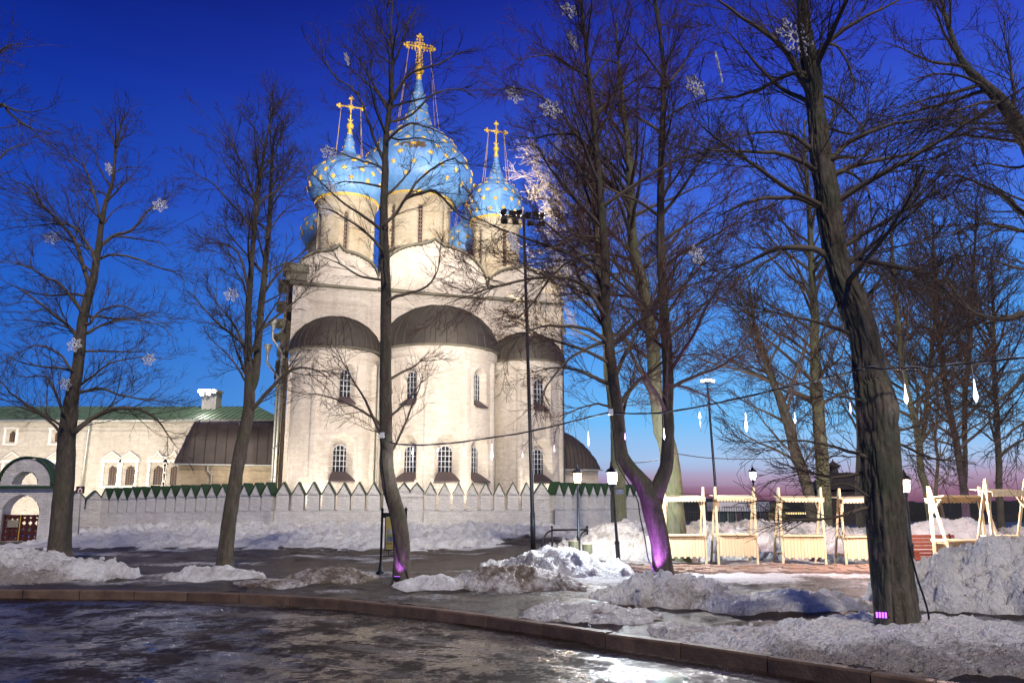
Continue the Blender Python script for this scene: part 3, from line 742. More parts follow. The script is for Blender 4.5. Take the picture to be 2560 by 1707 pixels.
# left front
pl = [(2.32, 25.15), (2.75, 25.50), (3.03, 26.1), (3.10, 26.65), (2.92, 27.35), (2.45, 28.0), (1.85, 28.5), (1.20, 28.95), (.78, 29.25), (.56, 29.55), (.39, 30.35), (.22, 31.05), (.14, 31.35)]
lrows = [(26.2, .33), (26.9, .34), (27.7, .32), (28.4, .28), (29.1, .2), (29.9, .15), (30.5, .12)]
make_tower(3.82, 3.0, 2.25, 18.5, 25.2, pl, .30, 2.1, 1.85, [(-.10, .34, 20.3, 23.9), (-1.25, .34, 20.3, 23.9), (1.1, .34, 20.3, 23.9)], lrows, seed=31)
# right front (smaller bulb)
pr = [(1.98, 25.35), (2.15, 25.65), (2.26, 26.4), (2.28, 27.1), (2.16, 27.7), (1.80, 28.35), (1.25, 28.85), (1.00, 28.97), (.66, 29.6), (.40, 30.4), (.2, 31.3), (.12, 31.75)]
rrows = [(26.0, .30), (26.8, .31), (27.6, .30), (28.4, .22), (29.2, .15), (30.0, .12)]
make_tower(16.5, 4.3, 2.0, 20.6, 25.4, pr, .26, 2.1, 1.65, [(.18, .36, 21.1, 24.3), (-1.1, .34, 21.1, 24.3), (1.5, .34, 21.1, 24.3)], rrows, seed=32)
MB().lathe([(.25, 17.9), (.5, 18.3), (1.25, 19.3), (2.05, 20.3), (2.1, 20.6)], 24, (16.5, 4.3)).build('drum_corbel', M['drum'], cath, True)
# centre
pc = [(3.15, 27.50), (3.90, 27.85), (4.55, 28.35), (4.90, 28.95), (5.02, 29.6), (4.88, 30.4), (4.45, 31.3), (3.90, 32.15), (3.20, 33.05), (2.35, 33.9), (1.66, 34.42), (1.44, 34.62), (1.06, 35.8), (.74, 37.1), (.46, 38.3), (.26, 39.25), (.18, 39.65)]
crow = [(28.5, .33), (29.3, .36), (30.2, .38), (31.1, .36), (32.0, .34), (32.9, .32), (33.7, .28), (34.9, .2), (35.8, .2), (36.7, .17), (37.8, .14)]
make_tower(10.1, 7.4, 3.05, 19.5, 27.55, pc, .46, 2.9, 2.3, [(-.02, .40, 22.8, 26.5), (.82, .40, 22.8, 26.5), (-.9, .40, 22.8, 26.5)], crow, wearspot=(-.26, 31.1, .42, .8), ornate=True, seed=33)
# rear pair
make_tower(3.82, 14.0, 2.25, 18.5, 24.9, [(r, z-.3) for r, z in pl], .30, 2.1, 1.85, [], [(z-.3, s) for z, s in lrows], seed=34)
make_tower(16.5, 15.0, 2.25, 18.5, 24.9, [(r, z-.3) for r, z in pl], .26, 2.1, 1.65, [], [(z-.3, s) for z, s in lrows], seed=35)

# --- low porches on either side, roofed with sheet-metal vaults
def porch(x0, x1, y0, y1, zw, zr, end, mat, seams, name):
    root = thing(name, None, None); root.parent = cath
    relief('wall', mat, root, x0, x1, 0, zw, .12, lambda S, Z: (S, 0*S+y0, 0*S, 0*S-1), lambda S, Z: np.where(np.abs(Z-(zw-.45)) < .16, np.where((S % .28) < .14, .09, .0), np.where(Z > zw-.22, .12, 0)), seed=41)
    e = x0 if end < 0 else x1
    relief('wall', mat, root, y0, y1, 0, zw, .2, lambda S, Z: (0*S+e, S, 0*S+end, 0*S), lambda S, Z: 0*S, seed=42)
    nx, ny = 40, 14; V = []
    xs = np.linspace(x0-.25 if end < 0 else x0, x1+.25 if end > 0 else x1, nx)
    yc, hw = (y0+y1)/2, (y1-y0)/2+.3
    for x in xs:
        q = abs(x-(xs[0] if end < 0 else xs[-1])); hip = 3.2 if end > 0 else 1.1
        fz = math.sqrt(max(0, 1-(1-min(1, q/hip))**2)) if end > 0 else min(1, .12+q/hip)**.8
        for j in range(ny+1):
            a = math.pi*j/ny; V.append((x, yc-hw*math.cos(a)*(.96+.04*fz), zw + (zr-zw)*max(0, math.sin(a))**.75*fz))
    Fc = [(i*(ny+1)+j, (i+1)*(ny+1)+j, (i+1)*(ny+1)+j+1, i*(ny+1)+j+1) for i in range(nx-1) for j in range(ny)]
    rf = mesh_obj('roof', V, Fc, M['brownroof'], root, True)
    m = MB()
    for i in range(3, nx-1, seams):
        m.tube([np.array(V[i*(ny+1)+j])+np.array([0, -.03, .03]) for j in range(0, ny//2+2)], .03, 4)
    m.build('seam', M['brownroof'], rf)
    MB().box(xs[0]-.05, xs[-1]+.05, y0-.42, y0-.30, zw-.06, zw+.05).build('gutter', M['gutter'], rf)
    return root
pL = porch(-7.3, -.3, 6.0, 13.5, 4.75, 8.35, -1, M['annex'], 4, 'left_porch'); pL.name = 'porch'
MB().tube([(-5.2, 5.7, 4.7), (-5.2, 5.7, 4.3), (-4.9, 5.75, 4.0), (-4.9, 5.75, .5)], .08, 8).build('downpipe', M['gutter'], pL, True)
pR = porch(20.7, 24.9, 3.0, 10.0, 4.6, 8.1, 1, M['church'], 3, 'porch')
# ------------------------------------------------------------------ crenellated wall, built in sections between its corners
def gable_cap(m, w, zb, zp, y0, y1, t=.05):
    """two tin slopes on a merlon: ridge along y"""
    for s_ in (-1, 1):
        a = [(0, zp+t*1.3), (s_*(w/2+.05), zb-.02+t), (s_*(w/2+.05), zb-.04), (0, zp)]
        if s_ > 0: a = a[::-1]
        m.prism(a, y0-.07, y1+.07)
def merlon_mesh(w, h0, h1, hp, th):
    """body with a pointed head; x along the wall, y thickness, local z from the slot bottom"""
    m = MB(); hw = w/2
    m.prism([(-hw, h0), (hw, h0), (hw, h1), (0, hp), (-hw, h1)], -th/2, th/2)
    # raised triangular panel edge on the front
    k = .72
    m.prism([(-hw*k, h1+.03), (hw*k, h1+.03), (0, h1+.03+(hp-h1)*k)], -th/2-.035, -th/2+.01)
    m.box(-hw-.012, hw+.012, -th/2-.03, -th/2+.02, h1-.03, h1+.015)
    return m
def wall_uv_box(name, P, Q, z0a, z0b, z1a, z1b, th, mat, parent, seed):
    L = float(np.hypot(*(Q-P))); d = (Q-P)/L; nn = np.array([d[1], -d[0]])
    def surf(S, Z): return P[0]+d[0]*S, P[1]+d[1]*S, 0*S+nn[0], 0*S+nn[1]
    s = np.linspace(0, L, max(3, int(L/.10))); t = np.linspace(0, 1, 16); S, T = np.meshgrid(s, t, indexing='ij')
    zz0 = z0a+(z0b-z0a)*S/L; zz1 = z1a+(z1b-z1a)*S/L; Zz = zz0+(zz1-zz0)*T
    D = th/2 + ((fbm(S*.9, Zz*1.3, 4, seed)-.5)*.08 + np.where(T < .35, .03, 0))*(1-T)**.5
    x, y, nx, ny = surf(S, Zz)
    Vf = np.stack([x+nx*D, y+ny*D, Zz], -1); Vb = np.stack([x-nx*D, y-ny*D, Zz], -1)
    fa = grid_faces(*S.shape); n = S.size
    idx = np.arange(n).reshape(S.shape); top = np.stack([idx[:-1, -1], idx[1:, -1], idx[1:, -1]+n, idx[:-1, -1]+n], -1)
    end = np.concatenate([np.stack([idx[0, :-1], idx[0, 1:], idx[0, 1:]+n, idx[0, :-1]+n], -1), np.stack([idx[-1, :-1], idx[-1, 1:], idx[-1, 1:]+n, idx[-1, :-1]+n], -1)])
    V = np.concatenate([Vf.reshape(-1, 3), Vb.reshape(-1, 3)]); loc = np.array(parent.location); V = V - loc
    uv = np.concatenate([np.stack([S, Zz], -1).reshape(-1, 2)]*2)
    return mesh_obj(name, V, np.concatenate([fa, fa[:, ::-1]+n, top, end]), mat, parent, True, uv=uv)
MERL = {}
def add_merlon(root, pos, ang, w, zs, H1, HP, th):
    w = round(w*50)/50; key = (w, round(H1, 2), round(HP, 2))
    if key not in MERL:
        m = merlon_mesh(w, -.05, H1, HP, th); uvv = [(v[0]+v[1], v[2]) for v in m.v]
        o = mesh_obj('merlon', np.array(m.v), m.f, M['wallwash'], None, uv=uvv); c = MB(); gable_cap(c, w, H1, HP, -th/2, th/2)
        q = c.build('cap', M['greencap'], o); MERL[key] = (o.data, q.data)
        bpy.data.objects.remove(q); bpy.data.objects.remove(o)
    o = bpy.data.objects.new('merlon', MERL[key][0]); C.objects.link(o); o.parent = root
    q = bpy.data.objects.new('cap', MERL[key][1]); C.objects.link(q); q.parent = o
    loc = np.array(root.location); o.location = (pos[0]-loc[0], pos[1]-loc[1], zs-loc[2]); o.rotation_euler = (random.uniform(-.012, .012), random.uniform(-.015, .015), ang)
    return o
def wall_section(label, P, Q, base, top0, top1, peak, pitch, gap, group):
    """top: slot-bottom height at both ends; peak: merlon peak above it"""
    P = np.array(P); Q = np.array(Q); L = float(np.hypot(*(Q-P))); d = (Q-P)/L; ang = math.atan2(d[1], d[0])
    root = thing('crenellated_wall', label, 'wall', ((P[0]+Q[0])/2, (P[1]+Q[1])/2, 0), 0, group)
    wall_uv_box('wall_body', P, Q, base, base, top0, top1, .52, M['wallwash'], root, int(L*10))
    n = max(1, round(L/pitch)); pt = L/n
    for i in range(n):
        s = (i+.5)*pt; p = P+d*s; zs = top0+(top1-top0)*s/L
        add_merlon(root, p, ang, pt-gap*random.uniform(.8, 1.2), zs+random.uniform(-.03, .03), peak*.56, peak, .55)
    return root
def pillar(label, P, ang, w, base, zt, peak, heads, group):
    """a wider solid piece at a corner, closed by one or two pointed heads"""
    root = thing('wall_pillar', label, 'wall pillar', (P[0], P[1], 0), ang, group)
    m = MB(); m.box(-w/2, w/2, -.36, .34, base, zt); m.box(-w/2-.02, w/2+.02, -.39, .36, zt-.06, zt+.0)
    uvv = [(v[0]+v[1], v[2]) for v in m.v]; mesh_obj('pillar_body', np.array(m.v), m.f, M['wallwash'], root, uv=uvv)
    hw = w/heads
    for k in range(heads):
        o = mesh_obj('pointed_head', *(lambda q: (np.array(q.v), q.f))(merlon_mesh(hw, 0, .26, peak-.0, .70)), M['wallwash'], root)
        uvl = o.data.uv_layers.new(name='UVMap')
        for lp in o.data.loops: v = o.data.vertices[lp.vertex_index].co; uvl.data[lp.index].uv = (v[0]+v[1], v[2])
        o.location = (-w/2+hw*(k+.5), -.01, zt); c = MB(); gable_cap(c, hw, .26, peak, -.35, .35); c.build('cap', M['greencap'], o)
    return root
W0, W1, W2, W3, W4 = [np.array(p) for p in WALL]
GRP = 'sections of the white crenellated wall'
wall_section('short stretch of white crenellated wall beside the gate, behind the leftmost tree', W0, W1, -.2, 1.62, 1.55, 1.15, .90, .14, GRP)
wall_section('white crenellated wall slanting back towards the chambers, its green caps seen from the side', W1+np.array([.1, 0]), W2, -.2, 1.35, 1.55, 1.50, .86, .13, GRP)
dW = (W3-W2)/np.hypot(*(W3-W2)); LW = float(np.hypot(*(W3-W2)))
def on_w(px):      # distance along the long front wall of a picture column
    d = ray(px, 1262); n = np.array([-dW[1], dW[0]]); t = (W2 @ n)/(d[:2] @ n); return float((d[:2]*t-W2) @ dW)
sA, sB = on_w(993), on_w(1058); sC, sD = on_w(1334), on_w(1372)
angW = math.atan2(dW[1], dW[0])
wall_section('long white crenellated wall below the left apse of the cathedral', W2+dW*.02, W2+dW*(sA-.03), -.2, 1.55, 1.55, 1.50, .86, .19, GRP)
pillar('wall pillar with twin pointed heads right of the leaning centre tree', W2+dW*(sA+sB)/2, angW, sB-sA, -.2, 2.30, .74, 2, None)
wall_section('white crenellated wall between twin-headed pillar and floodlight mast', W2+dW*(sB+.03), W2+dW*(sC-.03), -.2, 1.55, 1.55, 1.50, .80, .19, GRP)
pillar('wall pillar with one wide pointed head right of the floodlight mast', W2+dW*(sC+sD)/2, angW, sD-sC, -.2, 2.15, .95, 1, None)
wall_section('white crenellated wall running back behind the two lit lanterns', W3+np.array([.12, .05]), W4, -.2, 1.58, 1.60, 1.50, .95, .2, GRP)

# ------------------------------------------------------------------ gate with a lattice door, far left
GY = 40.0
gp = at(62, 1365, GY); gate = thing('stone_gate', 'white arched gateway with an open lunette above, far left', 'gate', (gp[0], GY, -.1), .0)
def gl(px, py):
    p = at(px, py, GY); return p[0]-gp[0], p[2]+.1
# front slab with an arched doorway and a lunette, drawn as a fine sheet with openings, then closed behind
ax, _ = gl(61, 1290); aw = gl(107, 1290)[0]-gl(16, 1290)[0]; az1 = gl(61, 1238)[1]
lx = gl(74, 1200)[0]; lz0 = gl(74, 1210)[1]; lr_out = (gl(137, 1210)[0]-gl(10, 1210)[0])/2; lr_in = (gl(103, 1210)[0]-gl(43, 1210)[0])/2
zc = gl(74, 1216)[1]
s = np.linspace(-6.5, gl(134, 1300)[0], 130); z = np.linspace(0, lz0+lr_out+.05, 110); S, Zz = np.meshgrid(s, z, indexing='ij')
keep = (Zz <= zc) | ((S-lx)**2+(Zz-lz0)**2 < lr_out**2)
keep &= ~arch(S, Zz, ax, aw, -.1, az1); keep &= ~(((S-lx)**2+((Zz-lz0)*1.0)**2 < lr_in**2) & (Zz > lz0))
for y_, nm in ((-.35, 'front_face'), (.35, 'back_face')):
    K = keep[:-1, :-1] & keep[:-1, 1:] & keep[1:, 1:] & keep[1:, :-1]
    V = np.stack([S, 0*S+y_+(fbm(S, Zz, 3, 8)-.5)*.04, Zz], -1).reshape(-1, 3)
    mesh_obj(nm, V, grid_faces(*S.shape)[K.ravel()], M['wallwash'], gate, True, uv=np.stack([S, Zz], -1).reshape(-1, 2))
m = MB()
def soffit(c, r, z0, z1, inner=True):
    zs = z1-r; pts = [(c-r, z0), (c-r, zs)]+[(c-r*math.cos(a), zs+r*math.sin(a)) for a in np.linspace(0, math.pi, 21)]+[(c+r, zs), (c+r, z0)]
    V = [(x, -.36, z_) for x, z_ in pts]+[(x, .36, z_) for x, z_ in pts]; n = len(pts); m.add(V, [(i, i+1, i+1+n, i+n) for i in range(n-1)])
soffit(ax, aw/2+.02, -.1, az1+.02)
pts = [(lx-lr_in*math.cos(a), lz0+lr_in*math.sin(a)) for a in np.linspace(0, math.pi, 21)]
V = [(x, -.36, z_) for x, z_ in pts]+[(x, .36, z_) for x, z_ in pts]; m.add(V, [(i, i+1, i+22, i+21) for i in range(20)])
o = m.build('reveal', M['trim'], gate, True)
MB().box(s[-1]-.01, s[-1]+.02, -.35, .35, 0, zc).build('side_face', M['trim'], gate)
# dark coping strip and lunette roof
MB().box(-6.5, s[-1]+.2, -.55, .45, zc-.09, zc+.03).build('coping', M['greencap'], gate)
m = MB(); pts = [(lx-lr_out*1.02*math.cos(a), lz0+lr_out*1.02*math.sin(a)) for a in np.linspace(0, math.pi, 31)]
V = [(x, -.45, z_) for x, z_ in pts]+[(x, .45, z_) for x, z_ in pts]+[(lx+(x-lx)*1.05, -.45, lz0+(z_-lz0)*1.05) for x, z_ in pts]+[(lx+(x-lx)*1.05, .45, lz0+(z_-lz0)*1.05) for x, z_ in pts]
for i in range(30): m.add([V[i], V[i+1], V[i+32], V[i+31], V[i+62], V[i+63], V[i+94], V[i+93]], [(0,1,2,3),(7,6,5,4),(0,4,5,1),(2,6,7,3)])
m.build('lunette_roof', M['greencap'], gate, True)
# two door leaves: boards pierced by quatrefoils
dz1 = gl(61, 1286)[1]; door_l, door_r = ax-aw/2+.02, ax+aw/2-.02
def leaf(x0, x1, nm):
    o_ = thing('door_leaf', None, None, (x0, -.15, 0)); o_.parent = gate; w = x1-x0; nx_, nz_ = 56, 120
    s = np.linspace(0, w, nx_); z = np.linspace(.03, dz1, nz_); S, Zz = np.meshgrid(s, z, indexing='ij')
    cell = w/3.0; cx = (np.floor(S/cell)+.5)*cell; zc_ = (np.floor(Zz/cell)+.5)*cell
    du, dv = np.abs(S-cx)/cell, np.abs(Zz-zc_)/cell; hole = ((du+dv) < .24) | (np.hypot(du-.19, dv) < .125) | (np.hypot(du, dv-.19) < .125)
    keep = ~hole
    for y_ in (-.03, .03):
        K = keep[:-1, :-1] & keep[:-1, 1:] & keep[1:, 1:] & keep[1:, :-1]
        mesh_obj('lattice', np.stack([S, 0*S+y_, Zz], -1).reshape(-1, 3), grid_faces(*S.shape)[K.ravel()], M['gatewood'], o_)
    MB().box(0, w, -.05, -.032, 0.03, .14).box(0, w, -.05, -.032, dz1-.12, dz1).box(0, .09, -.05, -.032, 0, dz1).box(w-.09, w, -.05, -.032, 0, dz1).build('rail', M['gatewood'], o_)
    return o_
xm = gl(57, 1300)[0]
l1 = leaf(door_l, xm-.02, 'l'); leaf(xm+.02, door_r, 'r')
a, b = gl(27, 1299), gl(52, 1317)
MB().box(a[0]-door_l, b[0]-door_l, -.09, -.05, b[1], a[1]).build('notice', plain('faded_notice', (.30,.27,.20), .7, 0, .35, 16, 0), l1)
MB().box(xm-.018, xm+.018, -.21, -.16, 0, dz1).build('door_strip', M['gold'], gate)

# ------------------------------------------------------------------ chambers: long white building with a green roof
BY = 68.0
bp = at(0, 1262, BY); cham = thing('chambers_building', 'long white two-storey building with green metal roof and carved window surrounds', 'building', (bp[0], BY, 0), 0)
def bl(px, py):
    p = at(px, py, BY); return p[0]-bp[0], p[2]
ez = bl(250, 1053)[1]; xr = bl(672, 1100)[0]
lowwin = [(7, 1164, 1214), (26, 1164, 1214), (136, 1164, 1214), (277, 1163, 1212), (322, 1163, 1212), (392, 1163, 1212), (433, 1163, 1212)]
upwin = [(28, 1076, 1104), (141, 1077, 1104)]
lw = [(bl(p, 1190)[0], bl(p, b)[1], bl(p, a)[1]) for p, a, b in lowwin if p not in (7,)]; uw = [(bl(p, 1090)[0], bl(p, b)[1], bl(p, a)[1]) for p, a, b in upwin]
def cham_depth(S, Z):
    D = np.zeros(S.shape)
    D = np.where(np.abs(Z-(ez-.45)) < .12, .16, D); D = np.where(Z > ez-.33, .24, D); D = np.where(np.abs(Z-(ez-.85)) < .06, .08, D)
    for (c, z0, z1) in lw: D = np.where(arch(S, Z, c, .84, z0, z1), -.35, D)
    for (c, z0, z1) in uw: D = np.where(arch(S, Z, c, .62, z0, z1), -.35, D)
    D = np.where((np.abs(Z-(lw[0][1]-.55)) < .2), D+.10, D)
    return D
relief('wall', M['chamber'], cham, -14, xr, 0, ez, .11, lambda S, Z: (S, 0*S, 0*S, 0*S-1), cham_depth, seed=51)
MB().box(xr-.02, xr, 0, 12, 0, ez).box(-14, xr, 12, 12.1, 0, ez).build('back_wall', M['trim'], cham)
def cham_window(c, z0, z1, w, upper, wave=False):
    win = thing('window', None, None, (c, 0, 0)); win.parent = cham; r = w/2
    MB().prism([(-r, z0), (r, z0)]+[(r*math.cos(a), z1-r+r*math.sin(a)) for a in np.linspace(0, math.pi, 11)], .29, .33).build('pane', M['shutter'], win)
    m = MB()
    for i in range(1, 4): m.box(-r+w*i/4-.02, -r+w*i/4+.02, .24, .28, z0, z1-.12)
    for z in np.arange(z0+.22, z1-.1, .22): m.box(-r, r, .245, .275, z-.014, z+.014)
    m.build('bar', M['rail'], win)
    m = MB()
    if upper:
        m.box(-.62, .62, -.16, 0, z0-.28, z0-.14); m.box(-.60, -.42, -.10, 0, z0-.14, z1+.12); m.box(.42, .60, -.10, 0, z0-.14, z1+.12)
        m.box(-.66, .66, -.16, 0, z1+.12, z1+.28); m.prism([(-.62, z1+.28), (.62, z1+.28), (0, z1+.72)], -.14, 0)
    else:
        m.box(-.80, .80, -.20, 0, z0-.26, z0-.10)
        for s_ in (-1, 1):
            x = s_*.66
            m.box(x-.09, x+.09, -.16, 0, z0-.10, z1+.26)
            for z in (z0+.1, (z0+z1)/2, z1): m.box(x-.13, x+.13, -.20, 0, z-.06, z+.06); m.ball((x, -.17, z+.2), .09, 8, 6)
        m.box(-.86, .86, -.22, 0, z1+.26, z1+.40); m.box(-.82, .82, -.16, 0, z1+.40, z1+.50)
    m.build('surround', M['trim'], win)
    if not upper:
        m = MB()
        if wave: pts = [(-.80, 0), (-.55, .16), (-.32, .22), (-.16, .36), (0, .62), (.16, .36), (.32, .22), (.55, .16), (.80, 0)]
        else: pts = [(-.80, 0), (0, .58), (.80, 0)]
        m.tube([(x, -.16, z1+.54+z) for x, z in pts], .075, 6); m.build('pediment', M['trim'], win, True)
        MB().prism([(x*.95, z1+.52+z*.9) for x, z in pts[::-1]], -.08, 0).build('pediment_field', M['chamber'], win)
for i, (c, z0, z1) in enumerate(lw): cham_window(c, z0, z1, .84, False, wave=(i >= 4))
for (c, z0, z1) in uw: cham_window(c, z0, z1, .62, True)
# roof: front slope, hipped at the right end, standing seams
rz = at(300, 1016, BY+5.5)[2]; rxh = bl(551, 1050)[0]*1.08
rf = MB().add([(-14, -.6, ez+.05), (xr+.5, -.6, ez+.05), (rxh, 5.5, rz), (-14, 5.5, rz), (xr+.5, 12.4, ez), (-14, 12.4, ez)], [(0,1,2,3), (1,4,2), (3,2,4,5)]).build('roof', M['greenroof'], cham)
nrm_ = np.array([0, -(rz-ez), 6.1]); nrm_ /= np.linalg.norm(nrm_)
m = MB()
for x in np.arange(-13.6, xr+.3, .50):
    t1 = 1.0 if x < rxh else max(.02, 1-(x-rxh)/(xr+.5-rxh)); a = np.array([x, -.6, ez+.08]); b = np.array([x, -.6+6.1*t1, ez+.08+(rz-ez-.05)*t1]); m.beam(a, b, .05, .09, nrm_)
m.build('seam', M['greenroof'], rf)
MB().tube([(-14, -.72, ez-.02), (xr+.5, -.72, ez-.02)], .12, 8).build('gutter', M['gutter'], rf, True)
dx = bl(222, 1100)[0]; MB().tube([(dx+.15, -.6, ez-.05), (dx+.1, -.3, ez-.7), (dx, -.22, ez-1.2), (dx-.15, -.22, .3)], .10, 8).build('downpipe', M['gutter'], cham, True)
c0, c1 = at(512, 1020, BY+5), at(550, 978, BY+5)
ch = MB().box(c0[0]-bp[0], c1[0]-bp[0], 4.2, 5.6, rz-.6, c1[2]-.15).box(c0[0]-bp[0]-.1, c1[0]-bp[0]+.1, 4.1, 5.7, c1[2]-.15, c1[2]+.05).build('chimney', M['trim'], rf)
CHIM = (c0[0], c1[0], BY+4.2, c1[2])
# ------------------------------------------------------------------ bare trees
def catmull(P, n):
    """resample control points (N,k) into n points along a Catmull-Rom curve"""
    P = np.asarray(P, float); N = len(P)
    if N < 3: t = np.linspace(0, 1, n)[:, None]; return P[0]*(1-t)+P[-1]*t
    E = np.vstack([2*P[0]-P[1], P, 2*P[-1]-P[-2]]); u = np.linspace(0, N-1-1e-6, n); i = np.floor(u).astype(int); t = (u-i)[:, None]
    p0, p1, p2, p3 = E[i], E[i+1], E[i+2], E[i+3]
    return .5*((2*p1)+(-p0+p2)*t+(2*p0-5*p1+4*p2-p3)*t*t+(-p0+3*p1-3*p2+p3)*t**3)
def tubes(P, R, sides):
    """P (N,K,3), R (N,K) -> verts, quads of N tapered tubes"""
    N, K, _ = P.shape
    T = np.gradient(P, axis=1); T /= np.linalg.norm(T, axis=2, keepdims=True)+1e-9
    m = T.mean(1); ref = np.where(np.abs(m[:, 2:3]) < .75, np.array([[0, 0, 1.]]), np.array([[1., .3, 0]]))[:, None, :]
    A = np.cross(T, ref); A /= np.linalg.norm(A, axis=2, keepdims=True)+1e-9; B = np.cross(A, T)
    a = np.linspace(0, 2*np.pi, sides, endpoint=False)
    V = P[:, :, None, :] + R[:, :, None, None]*(np.cos(a)[None, None, :, None]*A[:, :, None, :]+np.sin(a)[None, None, :, None]*B[:, :, None, :])
    idx = np.arange(N*K*sides).reshape(N, K, sides); nx = np.roll(idx, -1, 2)
    Fc = np.stack([idx[:, :-1], nx[:, :-1], nx[:, 1:], idx[:, 1:]], -1).reshape(-1, 4)
    return V.reshape(-1, 3), Fc
def join(parts):
    V = []; Fc = []; n = 0
    for v, f in parts:
        V.append(v); Fc.append(f+n); n += len(v)
    return np.concatenate(V), np.concatenate(Fc)
def spawn(g, P, R, n, t0, ang, ratio, lim, K, wander, trop, r_end, rk=.62, lens=None, taper_t=.5):
    """children on N parents: n each (float), leaving at ang (lo,hi) radians"""
    N, KP, _ = P.shape
    seglen = np.linalg.norm(np.diff(P, axis=1), axis=2).sum(1)
    cnt = np.floor(n*np.clip(seglen/np.median(seglen), .4, 2.2) + g.random(N)).astype(int); pi = np.repeat(np.arange(N), cnt); M_ = len(pi)
    if M_ == 0: return np.zeros((0, K, 3)), np.zeros((0, K))
    t = t0+(1-t0)*g.random(M_)**.85; u = t*(KP-1-1e-6); i = np.floor(u).astype(int); f = (u-i)[:, None]
    pos = P[pi, i]*(1-f)+P[pi, i+1]*f; rp = R[pi, i]*(1-f[:, 0])+R[pi, i+1]*f[:, 0]
    T = P[pi, i+1]-P[pi, i]; T /= np.linalg.norm(T, axis=1, keepdims=True)+1e-9
    q = g.normal(size=(M_, 3)); q -= (q*T).sum(1, keepdims=True)*T; q /= np.linalg.norm(q, axis=1, keepdims=True)+1e-9
    a = g.uniform(ang[0], ang[1], M_)[:, None]; d = np.cos(a)*T+np.sin(a)*q
    L = np.clip(seglen[pi]*g.uniform(ratio[0], ratio[1], M_)*(1-taper_t*t), lim[0], lim[1])
    out = np.empty((M_, K, 3)); out[:, 0] = pos; st = (L/(K-1))[:, None]
    for k in range(1, K):
        d = d + g.normal(size=(M_, 3))*wander; d[:, 2] += trop*(k/(K-1)); d /= np.linalg.norm(d, axis=1, keepdims=True)
        out[:, k] = out[:, k-1]+d*st
    r0 = np.minimum(rp*rk, .004+.0068*L); r0 = np.maximum(r0, r_end*1.2)
    RR = r0[:, None]*(1-np.linspace(0, 1, K)[None])+r_end*np.linspace(0, 1, K)[None]
    return out, RR
def trunk_mesh(P, R, sides, amp, seed, base_flare=.5):
    """ridged bark: P (K,3), R (K,)"""
    K = len(P); T = np.gradient(P, axis=0); T /= np.linalg.norm(T, axis=1, keepdims=True)
    A = np.cross(T, np.array([0, 1., 0.])); A /= np.linalg.norm(A, axis=1, keepdims=True); B = np.cross(A, T)
    a = np.linspace(0, 2*np.pi, sides, endpoint=False); s = np.concatenate([[0], np.cumsum(np.linalg.norm(np.diff(P, axis=0), axis=1))])
    AA, S = np.meshgrid(a, s)
    circ = np.mean(R)*6.28/.040
    nseam = fbm(AA/6.2832*circ*.5+S*.35, S*2.0, 4, seed, .6)
    nseam2 = fbm((AA-2*np.pi)/6.2832*circ*.5+S*.35, S*2.0, 4, seed, .6)
    wv = sstep(5.4, 6.2832, AA); ridge = nseam*(1-wv)+nseam2*wv
    lob = .06*np.sin(AA*3+seed+S*.8)+.04*np.sin(AA*5-seed*2+S*1.3)
    fl = 1+base_flare*np.exp(-S/.28)*(1+.35*np.sin(AA*5+seed))
    fur = np.clip(1-np.abs(ridge-.5)*7, 0, 1)**1.5
    Rr = R[:, None]*(1+lob*.8)*fl + amp*(.35-fur) + amp*.5*(nseam-.5)
    for q in range(5):                                    # knots and scars
        kg = np.random.default_rng(seed*7+q); ka, ks = kg.uniform(0, 6.28), kg.uniform(.12, .75)*s[-1]; rk_ = R[np.argmin(np.abs(s-ks))]
        da = np.abs((AA-ka+np.pi) % (2*np.pi)-np.pi)*rk_; dd_ = np.hypot(da, (S-ks)*.8)/(rk_*.55); Rr = Rr+rk_*.20*(np.exp(-dd_**2)-1.3*np.exp(-(dd_*2.6)**2))
    V = P[:, None, :]+Rr[..., None]*(np.cos(AA)[..., None]*A[:, None, :]+np.sin(AA)[..., None]*B[:, None, :])
    idx = np.arange(K*sides).reshape(K, sides); nx = np.roll(idx, -1, 1)
    return V.reshape(-1, 3), np.stack([idx[:-1], nx[:-1], nx[1:], idx[1:]], -1).reshape(-1, 4)
def pxl(pts, Y, dys=None):
    return np.array([at(p[0], p[1], Y+(0 if dys is None else dys[i])) for i, p in enumerate(pts)])
TREES = {}
